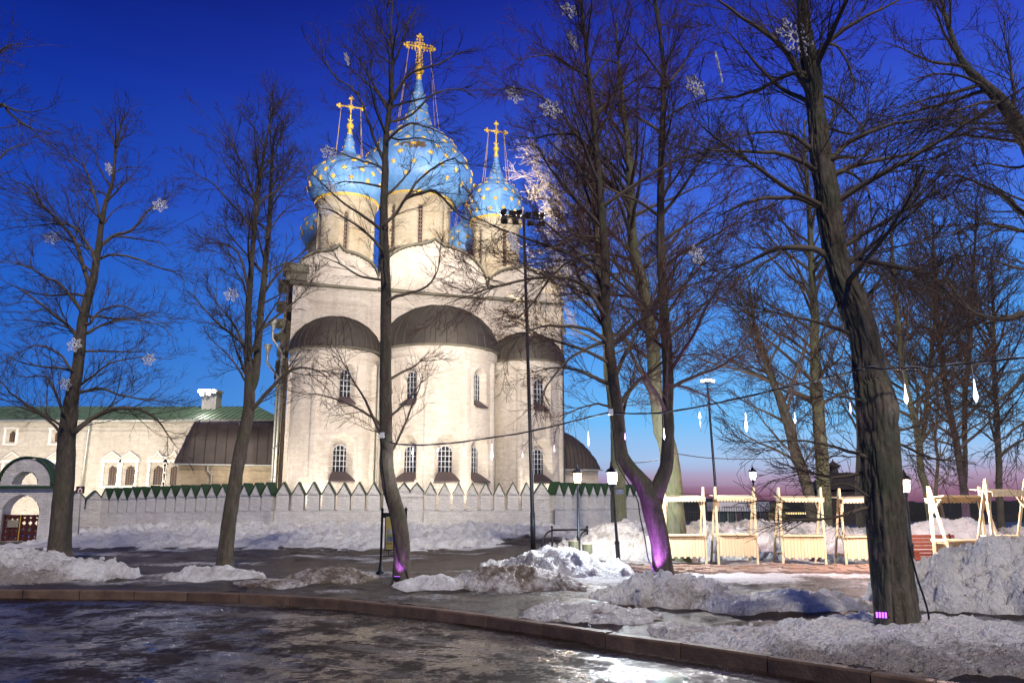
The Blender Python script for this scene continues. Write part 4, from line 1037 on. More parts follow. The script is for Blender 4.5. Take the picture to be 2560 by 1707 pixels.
def tree(label, Y, stems, limbs=(), auto=(), seed=1, mats=('bark', 'twig2', 'twig'), dens=1.0, sides=36, amp=.014, rmin=.0042, base_z=None, cat='tree', lead=True, twig_len=1.0, flare=.5, l2=1.0, leaves=0, leafk=1.0):
    g = np.random.default_rng(seed); stemP = []
    b = at(stems[0][0][0][0], stems[0][0][0][1], Y)
    bz = ground_z(b[0], Y)-.05 if base_z is None else base_z
    root = thing('bare_tree', label, cat, (b[0], Y, bz), 0, 'bare winter trees'); loc = np.array([b[0], Y, bz])
    parts = []; allP = []; allR = []
    for si, st in enumerate(stems):
        pts = st[0]; rad = st[1]; dys = st[2] if len(st) > 2 else np.zeros(len(pts))
        P = pxl(pts, Y, dys)
        if si == 0 or st[3:4] == ('g',): P[0, 2] = bz-.15
        yc = P[:, 1]*cT+(P[:, 2]-EYE)*sT; R = np.array(rad)*yc/F
        L = np.linalg.norm(np.diff(P, axis=0), axis=1).sum(); K = int(max(12, L/(.06 if sides > 100 else .11)))
        Q = catmull(np.column_stack([P, R]), K); Q[:, 3] = np.maximum(Q[:, 3], .008)
        wob = np.stack([fbm(np.linspace(0, L*.8, K), np.full(K, si*3.3+seed), 3, seed+k)-.5 for k in (0, 1)], 1)*.5*np.minimum(1, np.linspace(0, 3, K))[:, None]
        Q[:, :2] += wob*Q[:, 3:4]*1.2
        parts.append(trunk_mesh(Q[:, :3]-loc, Q[:, 3], sides, amp, seed+si, flare if si == 0 else 0)); stemP.append(Q)
    V, Fc = join(parts); mesh_obj('trunk', V, Fc, M[mats[0]], root, True)
    KL = 15
    for lb in limbs:
        pts = lb[0] if isinstance(lb, tuple) else lb; r0 = lb[1] if isinstance(lb, tuple) else None
        n = len(pts); P0 = pxl(pts, Y); L = np.linalg.norm(np.diff(P0, axis=0), axis=1).sum()
        dy = g.uniform(-.45, .45)*L*np.linspace(0, 1, n)**1.2; dy[1:] += g.normal(size=n-1)*.04*L
        if isinstance(lb, tuple) and len(lb) > 2: dy = lb[2]*np.linspace(0, 1, n)
        P = catmull(pxl(pts, Y, dy), KL); P[1:-1] += g.normal(size=(KL-2, 3))*.012*L/4
        r = (.010+.0115*L) if r0 is None else r0*(Y/F); r1 = .007
        tt = np.linspace(0, 1, KL); allP.append(P); allR.append(r*(1-tt)**.9+r1)
    for au in auto:                                       # automatic limbs: (stem, n, t0, t1, length0, length1, angle, tropism[, side bias])
        si, n, t0, t1, L0, L1, ang, trop = au[:8]; bias = au[8] if len(au) > 8 else None; Q = stemP[si]
        for k in range(n):
            t = t0+(t1-t0)*(k+g.random())/n; i = min(len(Q)-2, int(t*(len(Q)-1))); T = Q[i+1, :3]-Q[i, :3]; T /= np.linalg.norm(T)
            az = g.uniform(0, 2*np.pi) if bias is None else g.normal(bias, .8); h = np.array([np.cos(az), np.sin(az), 0]); h -= (h@T)*T; h /= np.linalg.norm(h)
            a = ang*g.uniform(.75, 1.25); d = np.cos(a)*T+np.sin(a)*h; L = (L0+(L1-L0)*(t-t0)/(t1-t0+1e-6))*g.uniform(.7, 1.15); P = np.empty((KL, 3)); P[0] = Q[i, :3]
            for j in range(1, KL):
                d = d+g.normal(size=3)*.06; d[2] += trop*.1*(1 if j > KL*.45 else -.35); d /= np.linalg.norm(d); P[j] = P[j-1]+d*L/(KL-1)
            tt = np.linspace(0, 1, KL); r = min(Q[i, 3]*.55, .010+.013*L); allP.append(P); allR.append(r*(1-tt)**.9+.006)
    if lead:
        for Q in stemP:                                   # the tips of the stems bear twigs as limbs do
            k0 = int(len(Q)*.72); S_ = catmull(Q[k0:, :4], KL); allP.append(S_[:, :3]); allR.append(np.maximum(S_[:, 3]*.9, .006))
    P1 = np.array(allP); R1 = np.array(allR)
    P2, R2 = spawn(g, P1, R1, 10*dens*l2, .12, (.35, .85), (.32, .66), (.6, 3.4), 8, .12, .05, .0042, rk=.5)
    P3, R3 = spawn(g, P2, R2, 7.0*dens, .12, (.3, .8), (.30, .58), (.4*twig_len, 1.6*twig_len), 4, .18, .06, rmin, rk=.5)
    P3b, R3b = spawn(g, P1, R1, 4*dens, .25, (.4, 1.0), (.10, .25), (.4*twig_len, 1.3*twig_len), 4, .18, .05, rmin, rk=.4)
    P3 = np.concatenate([P3, P3b]); R3 = np.concatenate([R3, R3b])
    P4, R4 = spawn(g, P3, R3, 2.25*dens, .15, (.3, .85), (.34, .66), (.2*twig_len, .85*twig_len), 3, .16, .04, rmin*.75)
    V, Fc = join([tubes(P1-loc, R1, 7), tubes(P2-loc, R2, 4)]); mesh_obj('branches', V, Fc, M[mats[1]], root, True)['kind'] = 'stuff'
    V, Fc = join([tubes(P3-loc, R3, 3), tubes(P4-loc, R4, 3)]); o = mesh_obj('twigs', V, Fc, M[mats[2]], root, True); o['kind'] = 'stuff'
    if leaves:
        src = P3.reshape(-1, 3); q = src[g.integers(0, len(src), leaves)]; d1 = g.normal(size=(leaves, 3)); d1 /= np.linalg.norm(d1, axis=1, keepdims=True); d2 = np.cross(d1, g.normal(size=(leaves, 3))); d2 /= np.linalg.norm(d2, axis=1, keepdims=True); z_ = .045*g.uniform(.6, 1.3, (leaves, 1))*leafk
        LV = np.stack([q, q+d1*z_*.5+d2*z_*.32, q+d1*z_, q+d1*z_*.5-d2*z_*.32], 1)-loc; lo_ = mesh_obj('dry_leaves', LV.reshape(-1, 3), np.arange(leaves*4).reshape(-1, 4), M['leaf'], root); lo_['kind'] = 'stuff'
    TREES[label] = (root, stemP, P1, P3)
    return root, stemP, P1, P3

D1 = gnd(145, 1400)[1]
T1 = tree('dark broad tree leaning right at the far left, its crown hung with snowflakes', D1,
  [([(145,1405),(150,1330),(158,1230),(168,1118),(175,1021),(193,921),(204,832),(221,743),(235,690),(246,621),(262,521),(282,450),(289,379),(295,343),(307,296)],
    [27,25,23,21,17,13.5,12,10.5,9,7.5,5.5,4,3,2.2,1.2])],
  [[(165,1112),(150,1078),(107,1039),(36,989),(0,953),(-40,930)], [(172,1050),(157,1028),(136,975),(111,939),(64,943),(0,920)], ([(178,1085),(195,1072),(229,1046),(286,1021),(339,1021),(386,1043),(414,1078),(439,1114)], 7.5),
   [(180,985),(207,979),(250,971),(307,989),(393,1003),(464,1010)], [(185,970),(204,960),(232,939),(279,907),(357,893),(429,898)], [(190,935),(175,921),(150,886),(100,862),(54,878),(0,910)],
   [(203,840),(186,832),(157,814),(89,803),(0,798)], ([(200,860),(182,828),(143,793),(71,736),(0,696)], 6), [(205,840),(218,832),(271,807),(321,800),(393,810),(443,850)], [(212,810),(225,807),(250,778),(304,764),(357,789),(420,812)],
   ([(208,800),(207,786),(186,750),(143,707),(114,693),(54,661),(0,655)], 6), [(240,660),(246,650),(286,636),(339,646),(393,668),(446,686),(464,707)], ([(225,735),(214,675),(186,600),(150,557),(107,514),(64,464),(0,443)], 6),
   ([(238,690),(236,650),(214,604),(179,564),(125,561),(18,568)], 5.5), ([(245,630),(257,611),(286,589),(332,575),(368,529),(404,507),(432,479)], 5.5), [(282,589),(339,596),(386,604),(429,614)], [(256,560),(250,543),(236,486),(214,425),(179,393),(107,382)],
   [(262,560),(271,543),(304,514),(357,504)], [(282,475),(286,468),(314,454),(357,446)], [(285,440),(291,429),(321,418),(375,421)], [(270,500),(264,486),(214,475),(154,479)], [(292,380),(275,330),(250,300)], [(295,350),(320,340),(340,325)]],
  [(0, 5, .22, .55, 3.6, 2.8, 1.2, .5), (0, 8, .55, .98, 2.8, .9, .9, .5)], seed=101, dens=.92)
D2 = gnd(562, 1418)[1]
T2 = tree('slender twin-stemmed tree left of the cathedral, upright branches', D2,
  [([(562,1420),(568,1350),(577,1270),(600,1136),(621,1029),(622,939),(620,886),(621,779),(630,650),(639,539),(650,450),(661,379),(675,307),(686,255)], [19,18,17,15.5,14.5,11,9,7.5,6.2,5,4,3,2,1.2]),
   ([(622,985),(639,939),(646,850),(657,725),(668,618),(674,540),(677,468),(682,379),(690,320)], [11,10,9,7.5,6,5,4,2.8,1.3], [0,.05,.2,.4,.5,.6,.7,.8,.9])],
  [([(628,1030),(636,1018),(664,986),(696,950),(732,925),(763,919),(807,935),(852,979)], 6, -.8), [(622,720),(607,664),(586,621),(536,607),(482,621)], [(636,600),(636,582),(589,521),(529,457),(479,432)], [(643,540),(629,468),(589,379),(532,307)],
   [(668,600),(668,593),(700,539),(760,493)], [(675,480),(675,471),(711,432),(754,400)], [(668,690),(671,679),(707,661),(765,640)], [(620,900),(590,820),(545,760),(515,720)], [(618,960),(580,900),(530,850)], [(655,760),(700,735),(745,700)]],
  [(0, 10, .34, .80, 3.0, 2.4, .62, .6), (0, 8, .7, .98, 2.2, .8, .6, .6), (1, 12, .25, .97, 3.0, 1.0, .62, .6)], seed=102, dens=.90)
D3 = gnd(1003, 1460)[1]
T3 = tree('curved tree in the centre rising in front of the cathedral domes', D3,
  [([(1006,1462),(1005,1368),(995,1293),(974,1219),(966,1160),(964,1112),(962,1024),(961,912),(964,779),(961,645),(960,538),(962,443),(962,366),(970,297),(978,244),(981,175),(980,117),(978,60),(986,-20)],
    [20,20,19,18,17,15.5,15,14,13,11.5,9.5,8.5,7.2,6.2,5.2,4,3,2.2,1.2])],
  [([(961,575),(966,557),(993,531),(1024,481),(1058,439),(1092,416),(1138,397),(1169,427)], 5), [(1015,495),(1081,477),(1119,508),(1154,542),(1234,569)], [(962,370),(966,355),(1004,320),(1035,309),(1081,324),(1158,355)], ([(970,315),(978,305),(1024,290),(1066,251),(1100,228),(1158,225),(1196,250)], 3.6),
   [(978,260),(981,251),(1024,186),(1081,167),(1142,137),(1184,121)], ([(960,420),(955,397),(936,347),(916,290),(890,232),(832,186),(805,129)], 5), ([(975,285),(962,263),(936,213),(893,144),(863,117)], 4), [(960,440),(955,420),(909,404),(859,385),(798,362)], ([(961,640),(951,619),(909,577),(832,527),(790,520)], 4.5),
   ([(963,770),(977,747),(1017,734),(1062,720),(1089,689),(1102,636)], 5), [(963,1095),(946,1073),(914,1002),(874,935),(834,863)], [(962,1075),(940,1050),(883,1015),(807,988),(770,985)], [(964,1130),(981,1127),(1017,1046),(1044,979),(1060,940)], [(955,700),(900,690),(850,660),(800,640)],
   [(980,170),(1000,120),(1020,60),(1040,30)], [(978,120),(950,70),(935,20)], [(962,900),(930,880),(880,870)], [(968,340),(1000,350),(1050,345),(1100,360)], [(962,470),(920,460),(860,455),(815,470)]],
  [(0, 3, .28, .5, 1.8, 1.6, .9, .5), (0, 4, .5, .8, 2.4, 2.0, .85, .5), (0, 6, .72, .99, 2.0, .8, .75, .5)], seed=103, dens=.66)
D4 = gnd(1657, 1470)[1]
T4 = tree('forked tree with a purple lit trunk between lantern and stalls', D4,
  [([(1661,1468),(1651,1367),(1634,1287),(1622,1232),(1595,1198),(1562,1159),(1549,1112),(1546,1048),(1533,946),(1522,857),(1515,786),(1513,679),(1508,589),(1503,500),(1494,411),(1486,304),(1472,179),(1461,79),(1445,-30)], [27,24,25,25,20,17,15.5,14.5,13,12,11.5,11,10,9,8,7,5.2,4,2.6]),
   ([(1632,1262),(1648,1210),(1666,1159),(1672,1080),(1671,1032),(1669,929),(1663,821),(1656,714),(1651,607),(1650,500),(1654,357),(1660,250),(1658,161),(1647,54),(1634,-30)], [20,19,16,14.5,14,13,12,11,10,9,7.5,6.5,5.2,4,3], [0,0,.1,.2,.3,.4,.5,.6,.7,.7,.8,.9,1,1,1])],
  [([(1528,960),(1508,954),(1483,943),(1440,925),(1383,918),(1311,936)], 6.5), ([(1516,855),(1504,843),(1461,821),(1401,816),(1347,818),(1301,843),(1261,893)], 5.5), ([(1512,790),(1501,771),(1469,721),(1419,696),(1329,696),(1240,716),(1180,735),(1110,762)], 6.5), ([(1512,735),(1504,714),(1476,668),(1426,636),(1347,607),(1276,582),(1240,568),(1185,540)], 6),
   [(1505,600),(1490,593),(1440,593),(1385,615),(1330,650)], ([(1490,400),(1469,375),(1440,336),(1404,286),(1358,246),(1304,221),(1240,225)], 5), [(1440,336),(1383,336),(1333,346),(1275,338)], ([(1472,205),(1469,196),(1419,161),(1383,139),(1329,143),(1283,154)], 4),
   [(1669,900),(1676,893),(1740,886),(1811,889)], [(1660,760),(1669,743),(1722,714),(1776,693),(1800,650)], [(1655,660),(1661,650),(1704,607),(1740,579)], [(1528,870),(1561,843),(1590,800)], [(1548,1030),(1500,1010),(1450,1020),(1400,1040)], [(1520,850),(1470,870),(1420,900),(1370,960),(1340,1010)],
   [(1510,640),(1450,640),(1390,680),(1330,760),(1290,800)], [(1660,300),(1720,260),(1790,240)], [(1662,220),(1710,160),(1750,90)], [(1485,300),(1530,240),(1560,170)], [(1654,420),(1720,390),(1790,380)], [(1668,960),(1720,970),(1780,1000),(1820,1040)]],
  [(0, 12, .36, .72, 3.4, 3.0, .9, .35), (0, 11, .66, .99, 2.8, 1.2, .75, .45), (1, 13, .22, .7, 3.3, 3.0, .9, .35), (1, 11, .6, .99, 2.8, 1.2, .75, .45)], seed=104, leaves=420, dens=1.08, mats=('bark', 'twig2', 'twig3'))
D5 = gnd(2250, 1575)[1]
T5 = tree('massive ridged trunk in the right foreground with a purple floodlight at its foot', D5,
  [([(2250,1580),(2233,1460),(2217,1308),(2209,1186),(2202,1063),(2190,982),(2175,929),(2158,857),(2129,768),(2098,679),(2083,589),(2070,500),(2055,393),(2046,304),(2033,232),(2026,161),(2014,71),(2003,-20)], [50,48,45,45,46,42,37,34,34,28,27.5,28,25,21,19,20,14,10])],
  [([(2045,140),(2060,116),(2086,93),(2143,54),(2211,18),(2300,-20)], 9), ([(2028,230),(2014,214),(1986,161),(1954,118),(1907,79),(1854,43),(1800,4),(1750,-30)], 11), ([(2020,190),(1989,182),(1950,196),(1907,221),(1854,239),(1800,246),(1740,258)], 7), ([(2070,400),(2082,396),(2114,364),(2175,329),(2246,307),(2336,296),(2407,295)], 9), ([(2075,445),(2089,436),(2139,414),(2229,396),(2318,375),(2407,350)], 9),
   ([(2045,430),(2029,421),(1986,396),(1936,382),(1871,379),(1800,377),(1740,376)], 8), ([(2040,380),(2021,368),(1993,346),(1954,332),(1889,332),(1818,350)], 8), ([(2060,520),(2036,514),(2000,496),(1943,495),(1889,500),(1836,518),(1780,550)], 8), ([(2075,645),(2057,636),(2029,621),(1971,618),(1918,632),(1871,654),(1829,679),(1790,715)], 10), [(1950,625),(1943,638),(1889,671),(1864,696),(1795,703)],
   ([(2100,655),(2118,650),(2175,652),(2246,668),(2318,679),(2371,732),(2443,786),(2560,800)], 9), [(2185,1145),(2160,1140),(2100,1122),(2000,1100),(1880,1110)], [(2185,1180),(2150,1182),(2080,1192),(1990,1170),(1930,1150)], [(2190,1275),(2160,1270),(2090,1292),(2000,1300),(1960,1285)], [(2195,1100),(2250,1110),(2330,1145),(2420,1150)], [(2195,1060),(2240,1075),(2290,1065),(2350,1040)],
   [(2120,760),(2160,745),(2200,700),(2230,640)], [(2110,745),(2090,760),(2060,820),(2040,880)], [(2060,240),(2090,255),(2130,290),(2160,330)], [(2050,310),(2100,330),(2140,330),(2180,280)], [(2060,450),(2120,430),(2170,480),(2180,560)], [(2030,150),(2080,110),(2120,160),(2140,230)], [(2190,1010),(2150,1000),(2090,985),(2030,960)], [(2200,1250),(2170,1240),(2120,1210),(2060,1215)]],
  [(0, 12, .42, .95, 2.8, 2.6, 1.0, .3)], seed=105, leaves=160, dens=.9, sides=150, amp=.040, mats=('bark2', 'twig2', 'twig'), flare=.16)

# trees behind
tree('pale mossy trunk behind the fork of the purple lit tree', 27.5,
  [([(1690,1352),(1686,1300),(1681,1200),(1668,1120),(1651,1064),(1642,980),(1633,893),(1619,786),(1597,679),(1583,607),(1578,500),(1572,400),(1560,280),(1548,160),(1540,60)], [27,26,24,22,20,18,16,15,14,12,10,8,6,4,2])],
  [([(1648,1025),(1640,1010),(1611,946),(1579,886),(1561,843),(1529,829)], 8), [(1600,690),(1560,620),(1530,540)], [(1625,850),(1690,800),(1750,770)]],
  [(0, 20, .42, .75, 4.8, 4.2, .9, .4), (0, 20, .7, .99, 4.2, 1.6, .8, .5)], seed=111, leaves=300, leafk=1.4, dens=.85, mats=('bark3', 'twig2', 'twig3'), rmin=.0055, twig_len=1.2)
T12 = tree('tree behind the floodlight mast, its upper branches lit bright by the floodlights', 43.0,
  [([(1546,1335),(1546,1240),(1541,1100),(1528,950),(1512,800),(1500,650),(1490,520),(1478,430),(1465,360)], [20,19,16,14,12,10,7,4.5,2])],
  [[(1505,700),(1470,620),(1420,560),(1370,520)], [(1498,620),(1450,540),(1390,480),(1345,450)], [(1490,540),(1440,460),(1390,410),(1350,390)], [(1482,470),(1440,400),(1410,360)], [(1510,760),(1460,720),(1400,690),(1350,650)], [(1495,560),(1530,480),(1550,420)]],
  [(0, 22, .42, .75, 4.6, 4.2, .95, .4), (0, 20, .65, .99, 4.0, 2.0, .85, .4)], seed=112, dens=.85, mats=('bark3', 'twig2', 'twiglit'), rmin=.009, twig_len=1.6)
def bgtree(label, Y, stems, seed, n=16, L0=3.2, dens=.62, mats=('bark', 'twig2', 'twig'), rmin=.007, limbs=(), t0=.3, ang=.8, l1=1.4):
    auto = []
    for i in range(len(stems)): auto += [(i, n, t0, .7, L0, L0*.9, ang, .5), (i, n, .62, .99, L0*.9, l1, ang*.85, .5)]
    return tree(label, Y, stems, limbs, auto, seed=seed, mats=mats, dens=dens*1.12, leaves=160, leafk=1.6, sides=16, amp=.012, rmin=rmin, twig_len=1.35)
bgtree('tall pale green trunk behind the stalls with a leaning neighbour stem', 31.0,
  [([(2062,1315),(2059,1222),(2055,1140),(2046,1036),(2043,964),(2039,857),(2034,750),(2028,640),(2022,520),(2015,400),(2010,300)], [17,16.5,16,15,14,11,9,7.5,6,4,2])], 121, 20, 4.6, .72, mats=('bark3', 'twig2', 'twig3'))
bgtree('dark stem leaning left behind the stalls', 30.0,
  [([(2040,1315),(2027,1273),(2019,1222),(2002,1171),(1986,1120),(1959,1014),(1927,941),(1900,860),(1880,780),(1872,700)], [15,14,14,13.5,13,11,8,6,4,2])], 122, 14, 3.6)
bgtree('crooked pale stem just right of the massive trunk', 31.0,
  [([(2331,1300),(2318,1235),(2303,1175),(2299,1106),(2285,1040),(2262,960),(2250,860),(2240,760),(2232,650),(2225,540)], [9,9,8.5,8,8,7,6,5,3.5,1.5]), ([(2299,1120),(2312,1060),(2320,980),(2330,880),(2338,760),(2345,640)], [6,6,5,4,3,1.5], [0,.2,.4,.6,.8,1])], 123, 15, 3.6, mats=('bark3', 'twig2', 'twig3'))
bgtree('twin stems with purple light at the foot behind the right stalls', 32.0,
  [([(2420,1318),(2412,1244),(2404,1186),(2393,1117),(2381,1060),(2363,961),(2350,860),(2343,760),(2335,640),(2330,520)], [9,9,8.5,8,7.5,6.5,5.5,4.5,3.2,1.5]), ([(2412,1205),(2413,1150),(2411,1060),(2415,960),(2425,850),(2430,740),(2437,620),(2440,500)], [6,6,6,5.5,5,4,3,1.5], [0,.2,.4,.6,.8,1,1,1])], 124, 16, 3.8)
bgtree('thin crooked sapling right of the crooked pale stem', 29.0,
  [([(2372,1310),(2352,1265),(2340,1240),(2341,1200),(2345,1150),(2338,1090),(2345,1020),(2340,960)], [5,4.5,4.5,4,3.5,3,2,1])], 125, 8, 1.2, .5)
bgtree('far tree of fine upright branches between the two right stems', 38.0,
  [([(2500,1315),(2498,1240),(2496,1120),(2490,1000),(2485,880),(2482,760),(2478,640)], [9,8,7,6,5,3.5,1.5])], 126, 18, 4.0)
bgtree('far tree behind the third stall', 40.0,
  [([(2150,1310),(2146,1220),(2150,1100),(2146,980),(2140,860),(2142,740),(2138,620),(2136,500)], [10,9,8,7,6,5,3,1.5])], 127, 18, 4.2)
# large tree standing just outside the right edge, its limbs reach in
tree('heavy limbs reaching in from a tree beyond the right edge', 15.5,
  [([(2760,1500),(2750,1250),(2730,1000),(2700,760),(2660,560),(2610,410),(2560,339),(2514,268),(2461,214),(2407,157),(2379,89),(2357,18),(2345,-40)], [40,37,34,30,27,23,20,16,12,8,6,4,3])],
  [([(2655,560),(2560,536),(2514,493),(2479,475),(2407,443),(2350,440)], 10), ([(2690,760),(2560,786),(2496,796),(2430,780),(2380,720),(2330,650)], 10), ([(2640,480),(2580,420),(2540,300),(2530,180),(2500,60)], 9), ([(2700,800),(2600,900),(2540,960),(2480,1010),(2420,1020)], 7), [(2460,215),(2400,190),(2340,185),(2280,200)], [(2500,260),(2440,300),(2380,310),(2320,330)], [(2600,400),(2540,420),(2470,410),(2400,420)], [(2700,720),(2620,680),(2540,670),(2450,640),(2380,640)], [(2720,980),(2620,1010),(2540,1070),(2470,1120)], [(2690,700),(2600,600),(2520,570),(2440,560),(2370,590)]],
  [(0, 14, .3, .95, 2.4, 2.0, 1.0, .3, 3.1)], seed=131, dens=.95, mats=('bark2', 'twig2', 'twig'))
tree('branch tips of a tree beyond the left edge', 20.0,
  [([(-230,1480),(-220,1200),(-200,900),(-180,600),(-160,300),(-140,0)], [25,22,18,13,8,3])],
  [[(-175,430),(-80,330),(0,262),(25,285),(70,318),(130,332)], [(-190,560),(-90,470),(-10,400),(30,372),(70,360)], [(-165,300),(-60,180),(10,120),(60,110)]],
  [(0, 5, .5, .9, 2.0, 1.5, 1.0, .3, 0.0)], seed=132, dens=.55)
# ------------------------------------------------------------------ stalls of fresh pine
_cache = {}
def shared(key, fn):
    if key not in _cache:
        o = fn(); _cache[key] = o.data; bpy.data.objects.remove(o)
    return _cache[key]
def part(name, key, fn, parent, loc=(0, 0, 0), rot=(0, 0, 0), scale=(1, 1, 1)):
    o = bpy.data.objects.new(name, shared(key, fn)); C.objects.link(o); o.parent = parent; o.location = loc; o.rotation_euler = rot; o.scale = scale; return o
def plank_fn(w, z0, z1, rnd):
    def f():
        m = MB(); r = w/2-.004
        poly = [(-r, z1), (-r, z0+(r if rnd else 0))]
        if rnd: poly += [(-r*math.cos(a), z0+r-r*math.sin(a)) for a in np.linspace(.3, math.pi-.3, 6)]
        poly += [(r, z0+(r if rnd else 0)), (r, z1)]
        m.prism(poly[::-1], -.011, .011); return m.build('plank', M['pine'])
    return f
def stall(label, X, Y, rz, W=1.20, H=2.36, zoff=0.0, lean=0.0):
    z = ground_z(X, Y)+zoff; root = thing('market_stall', label, 'stall', (X, Y, z), rz, 'fresh wooden market stalls', ry=lean); h = W/2
    for s_ in (-1, 1):
        part('post', 'post', lambda: MB().box(-.030, .030, -.035, .035, -.1, H).build('p', M['pine']), root, (s_*h, 0, 0))
        part('brace', 'brace', lambda: MB().beam((0, .04, H-.06), (0, .95, -.05), .045, .06, (1, 0, 0)).build('b', M['pine']), root, (s_*(h+.005), 0, 0))
        part('strut', 'strut', lambda: MB().beam((0, .06, 1.62), (0, -.02, 1.95), .04, .05, (1, 0, 0)).beam((0, .06, 1.62), (0, .42, 1.99), .04, .05, (1, 0, 0)).build('s', M['pine']), root, (s_*(h-.06), 0, 0))
        part('side_rail', 'srail', lambda: MB().box(-.02, .02, -.02, .62, .80, .87).build('s', M['pine']), root, (s_*(h-.05), 0, 0))
    n = 12; pw = (W-.08)/n
    for i in range(n):
        lo = i % 2 == 1
        part('plank', ('pl', lo), plank_fn(.0935, .17 if lo else .225, .80, lo), root, (-h+.04+pw*(i+.5), -.048+.003*(i % 3), 0), scale=(pw/.0935, 1, 1))
    part('counter', 'counter', lambda: MB().box(-.60, .60, -.17, .55, .855, .90).build('c', M['pine']), root, scale=(W/1.2, 1, 1))
    part('apron', 'apron', lambda: MB().box(-.57, .57, -.045, -.02, .79, .85).build('c', M['pine']), root, scale=(W/1.2, 1, 1))
    nv = 13; vw = (W+.02)/nv
    for i in range(nv):
        part('valance_slat', 'valance', plank_fn(.0935, 1.895, 2.02, True), root, (-h-.01+vw*(i+.5), -.22, 0), scale=(vw/.0935, 1, 1))
    for i in range(6):
        part('roof_board', 'rboard', lambda: MB().box(-.62, .62, -.078, .078, -.011, .011).build('c', M['pine']), root, (0, -.14+.16*i, 2.03+.012*i), (.075, 0, 0), (W/1.2, 1, 1))
    part('tie', 'tie', lambda: MB().box(-.6, .6, -.03, .03, -.03, .03).build('c', M['pine']), root, (0, .70, .30), (0, 0, 0), (W/1.2, 1, 1))
    part('tie', 'tie', None, root, (0, .10, 1.99), (0, 0, 0), (W/1.2, 1, 1))
    return root
def gx(px, Y): return at(px, 1300, Y)[0]
stall('plank market stall partly hidden behind the purple lit forked trunk', gx(1712, 25.8), 25.8, .02, 1.24)
stall('plank market stall in front of the ticket kiosk', gx(1840, 25.9), 25.9, 0, 1.22)
stall('plank market stall second to the left of the massive trunk', gx(2004, 25.7), 25.7, -.01, 1.32)
stall('plank market stall partly hidden by the left side of the massive trunk', gx(2160, 25.6), 25.6, -.03, 1.30, lean=-.02)
stall('market stall seen from behind beside the red bench', gx(2374, 23.6), 23.2, math.pi+.06, 1.50)
stall('market stall at the right edge behind the big snow heap', gx(2526, 21.5), 21.5, .02, 1.06, zoff=.1)
# ------------------------------------------------------------------ paved strip in front of the stalls
pt = NT('pink_paver'); c = pt.coord('Object'); oi = pt.n('ShaderNodeObjectInfo'); n = pt.noise(c, 9, 5, .6)
k = pt.ramp(n, [(.3, (.30,.20,.155)), (.7, (.42,.30,.235))]); k = pt.mix(pt.math('MULTIPLY', oi.outputs['Random'], .5), k, (.26,.20,.17)); pt.set(k, .6, spec=.35); pt.bump(n, .3, .02); M['paver'] = pt.m
pav = thing('paved_path', None, None, (3.0, 23.3, .0)); pav['kind'] = 'structure'; pav['label'] = 'strip of pink pavers in front of the stalls'
pm = MB().box(-.105, .105, -.205, .205, -.08, .0).build('paver', M['paver']); pd_ = pm.data; bpy.data.objects.remove(pm)
for r in range(5):
    for i in range(40):
        o = bpy.data.objects.new('paver', pd_); C.objects.link(o); o.parent = pav
        x, y = .22*i+.11*(r % 2), .42*r
        o.location = (x, y, max(ground_z(3.0+x, 23.3+y), -.05)+.050+random.uniform(-.006, .006)); o.rotation_euler = (random.uniform(-.02, .02), random.uniform(-.02, .02), random.uniform(-.02, .02))
# ------------------------------------------------------------------ slatted bench
bx = gx(2332, 24.6); bench = thing('slatted_bench', 'red-brown slatted bench behind the massive trunk', 'bench', (bx, 24.6, ground_z(bx, 24.6)), .05)
for i in range(4): part('seat_slat', 'sslat', lambda: MB().box(-.8, .8, -.05, .05, -.02, .02).build('s', M['redwood']), bench, (0, .1*i+.05-.2, .45+.006*i))
for i in range(4): part('back_slat', 'bslat', lambda: MB().box(-.8, .8, -.018, .018, -.045, .045).build('s', M['redwood']), bench, (0, .24+.03*i, .56+.105*i), (-.25, 0, 0))
for i in range(3): part('front_slat', 'fslat', lambda: MB().box(-.8, .8, -.018, .018, -.045, .045).build('s', M['redwood']), bench, (0, -.2, .16+.105*i))
for s_ in (-1, 1): part('leg', 'bleg', lambda: MB().box(-.03, .03, -.2, .2, 0, .43).beam((0, .2, .4), (0, .33, .95), .05, .04, (1, 0, 0)).build('l', M['iron']), bench, (s_*.65, 0, 0))

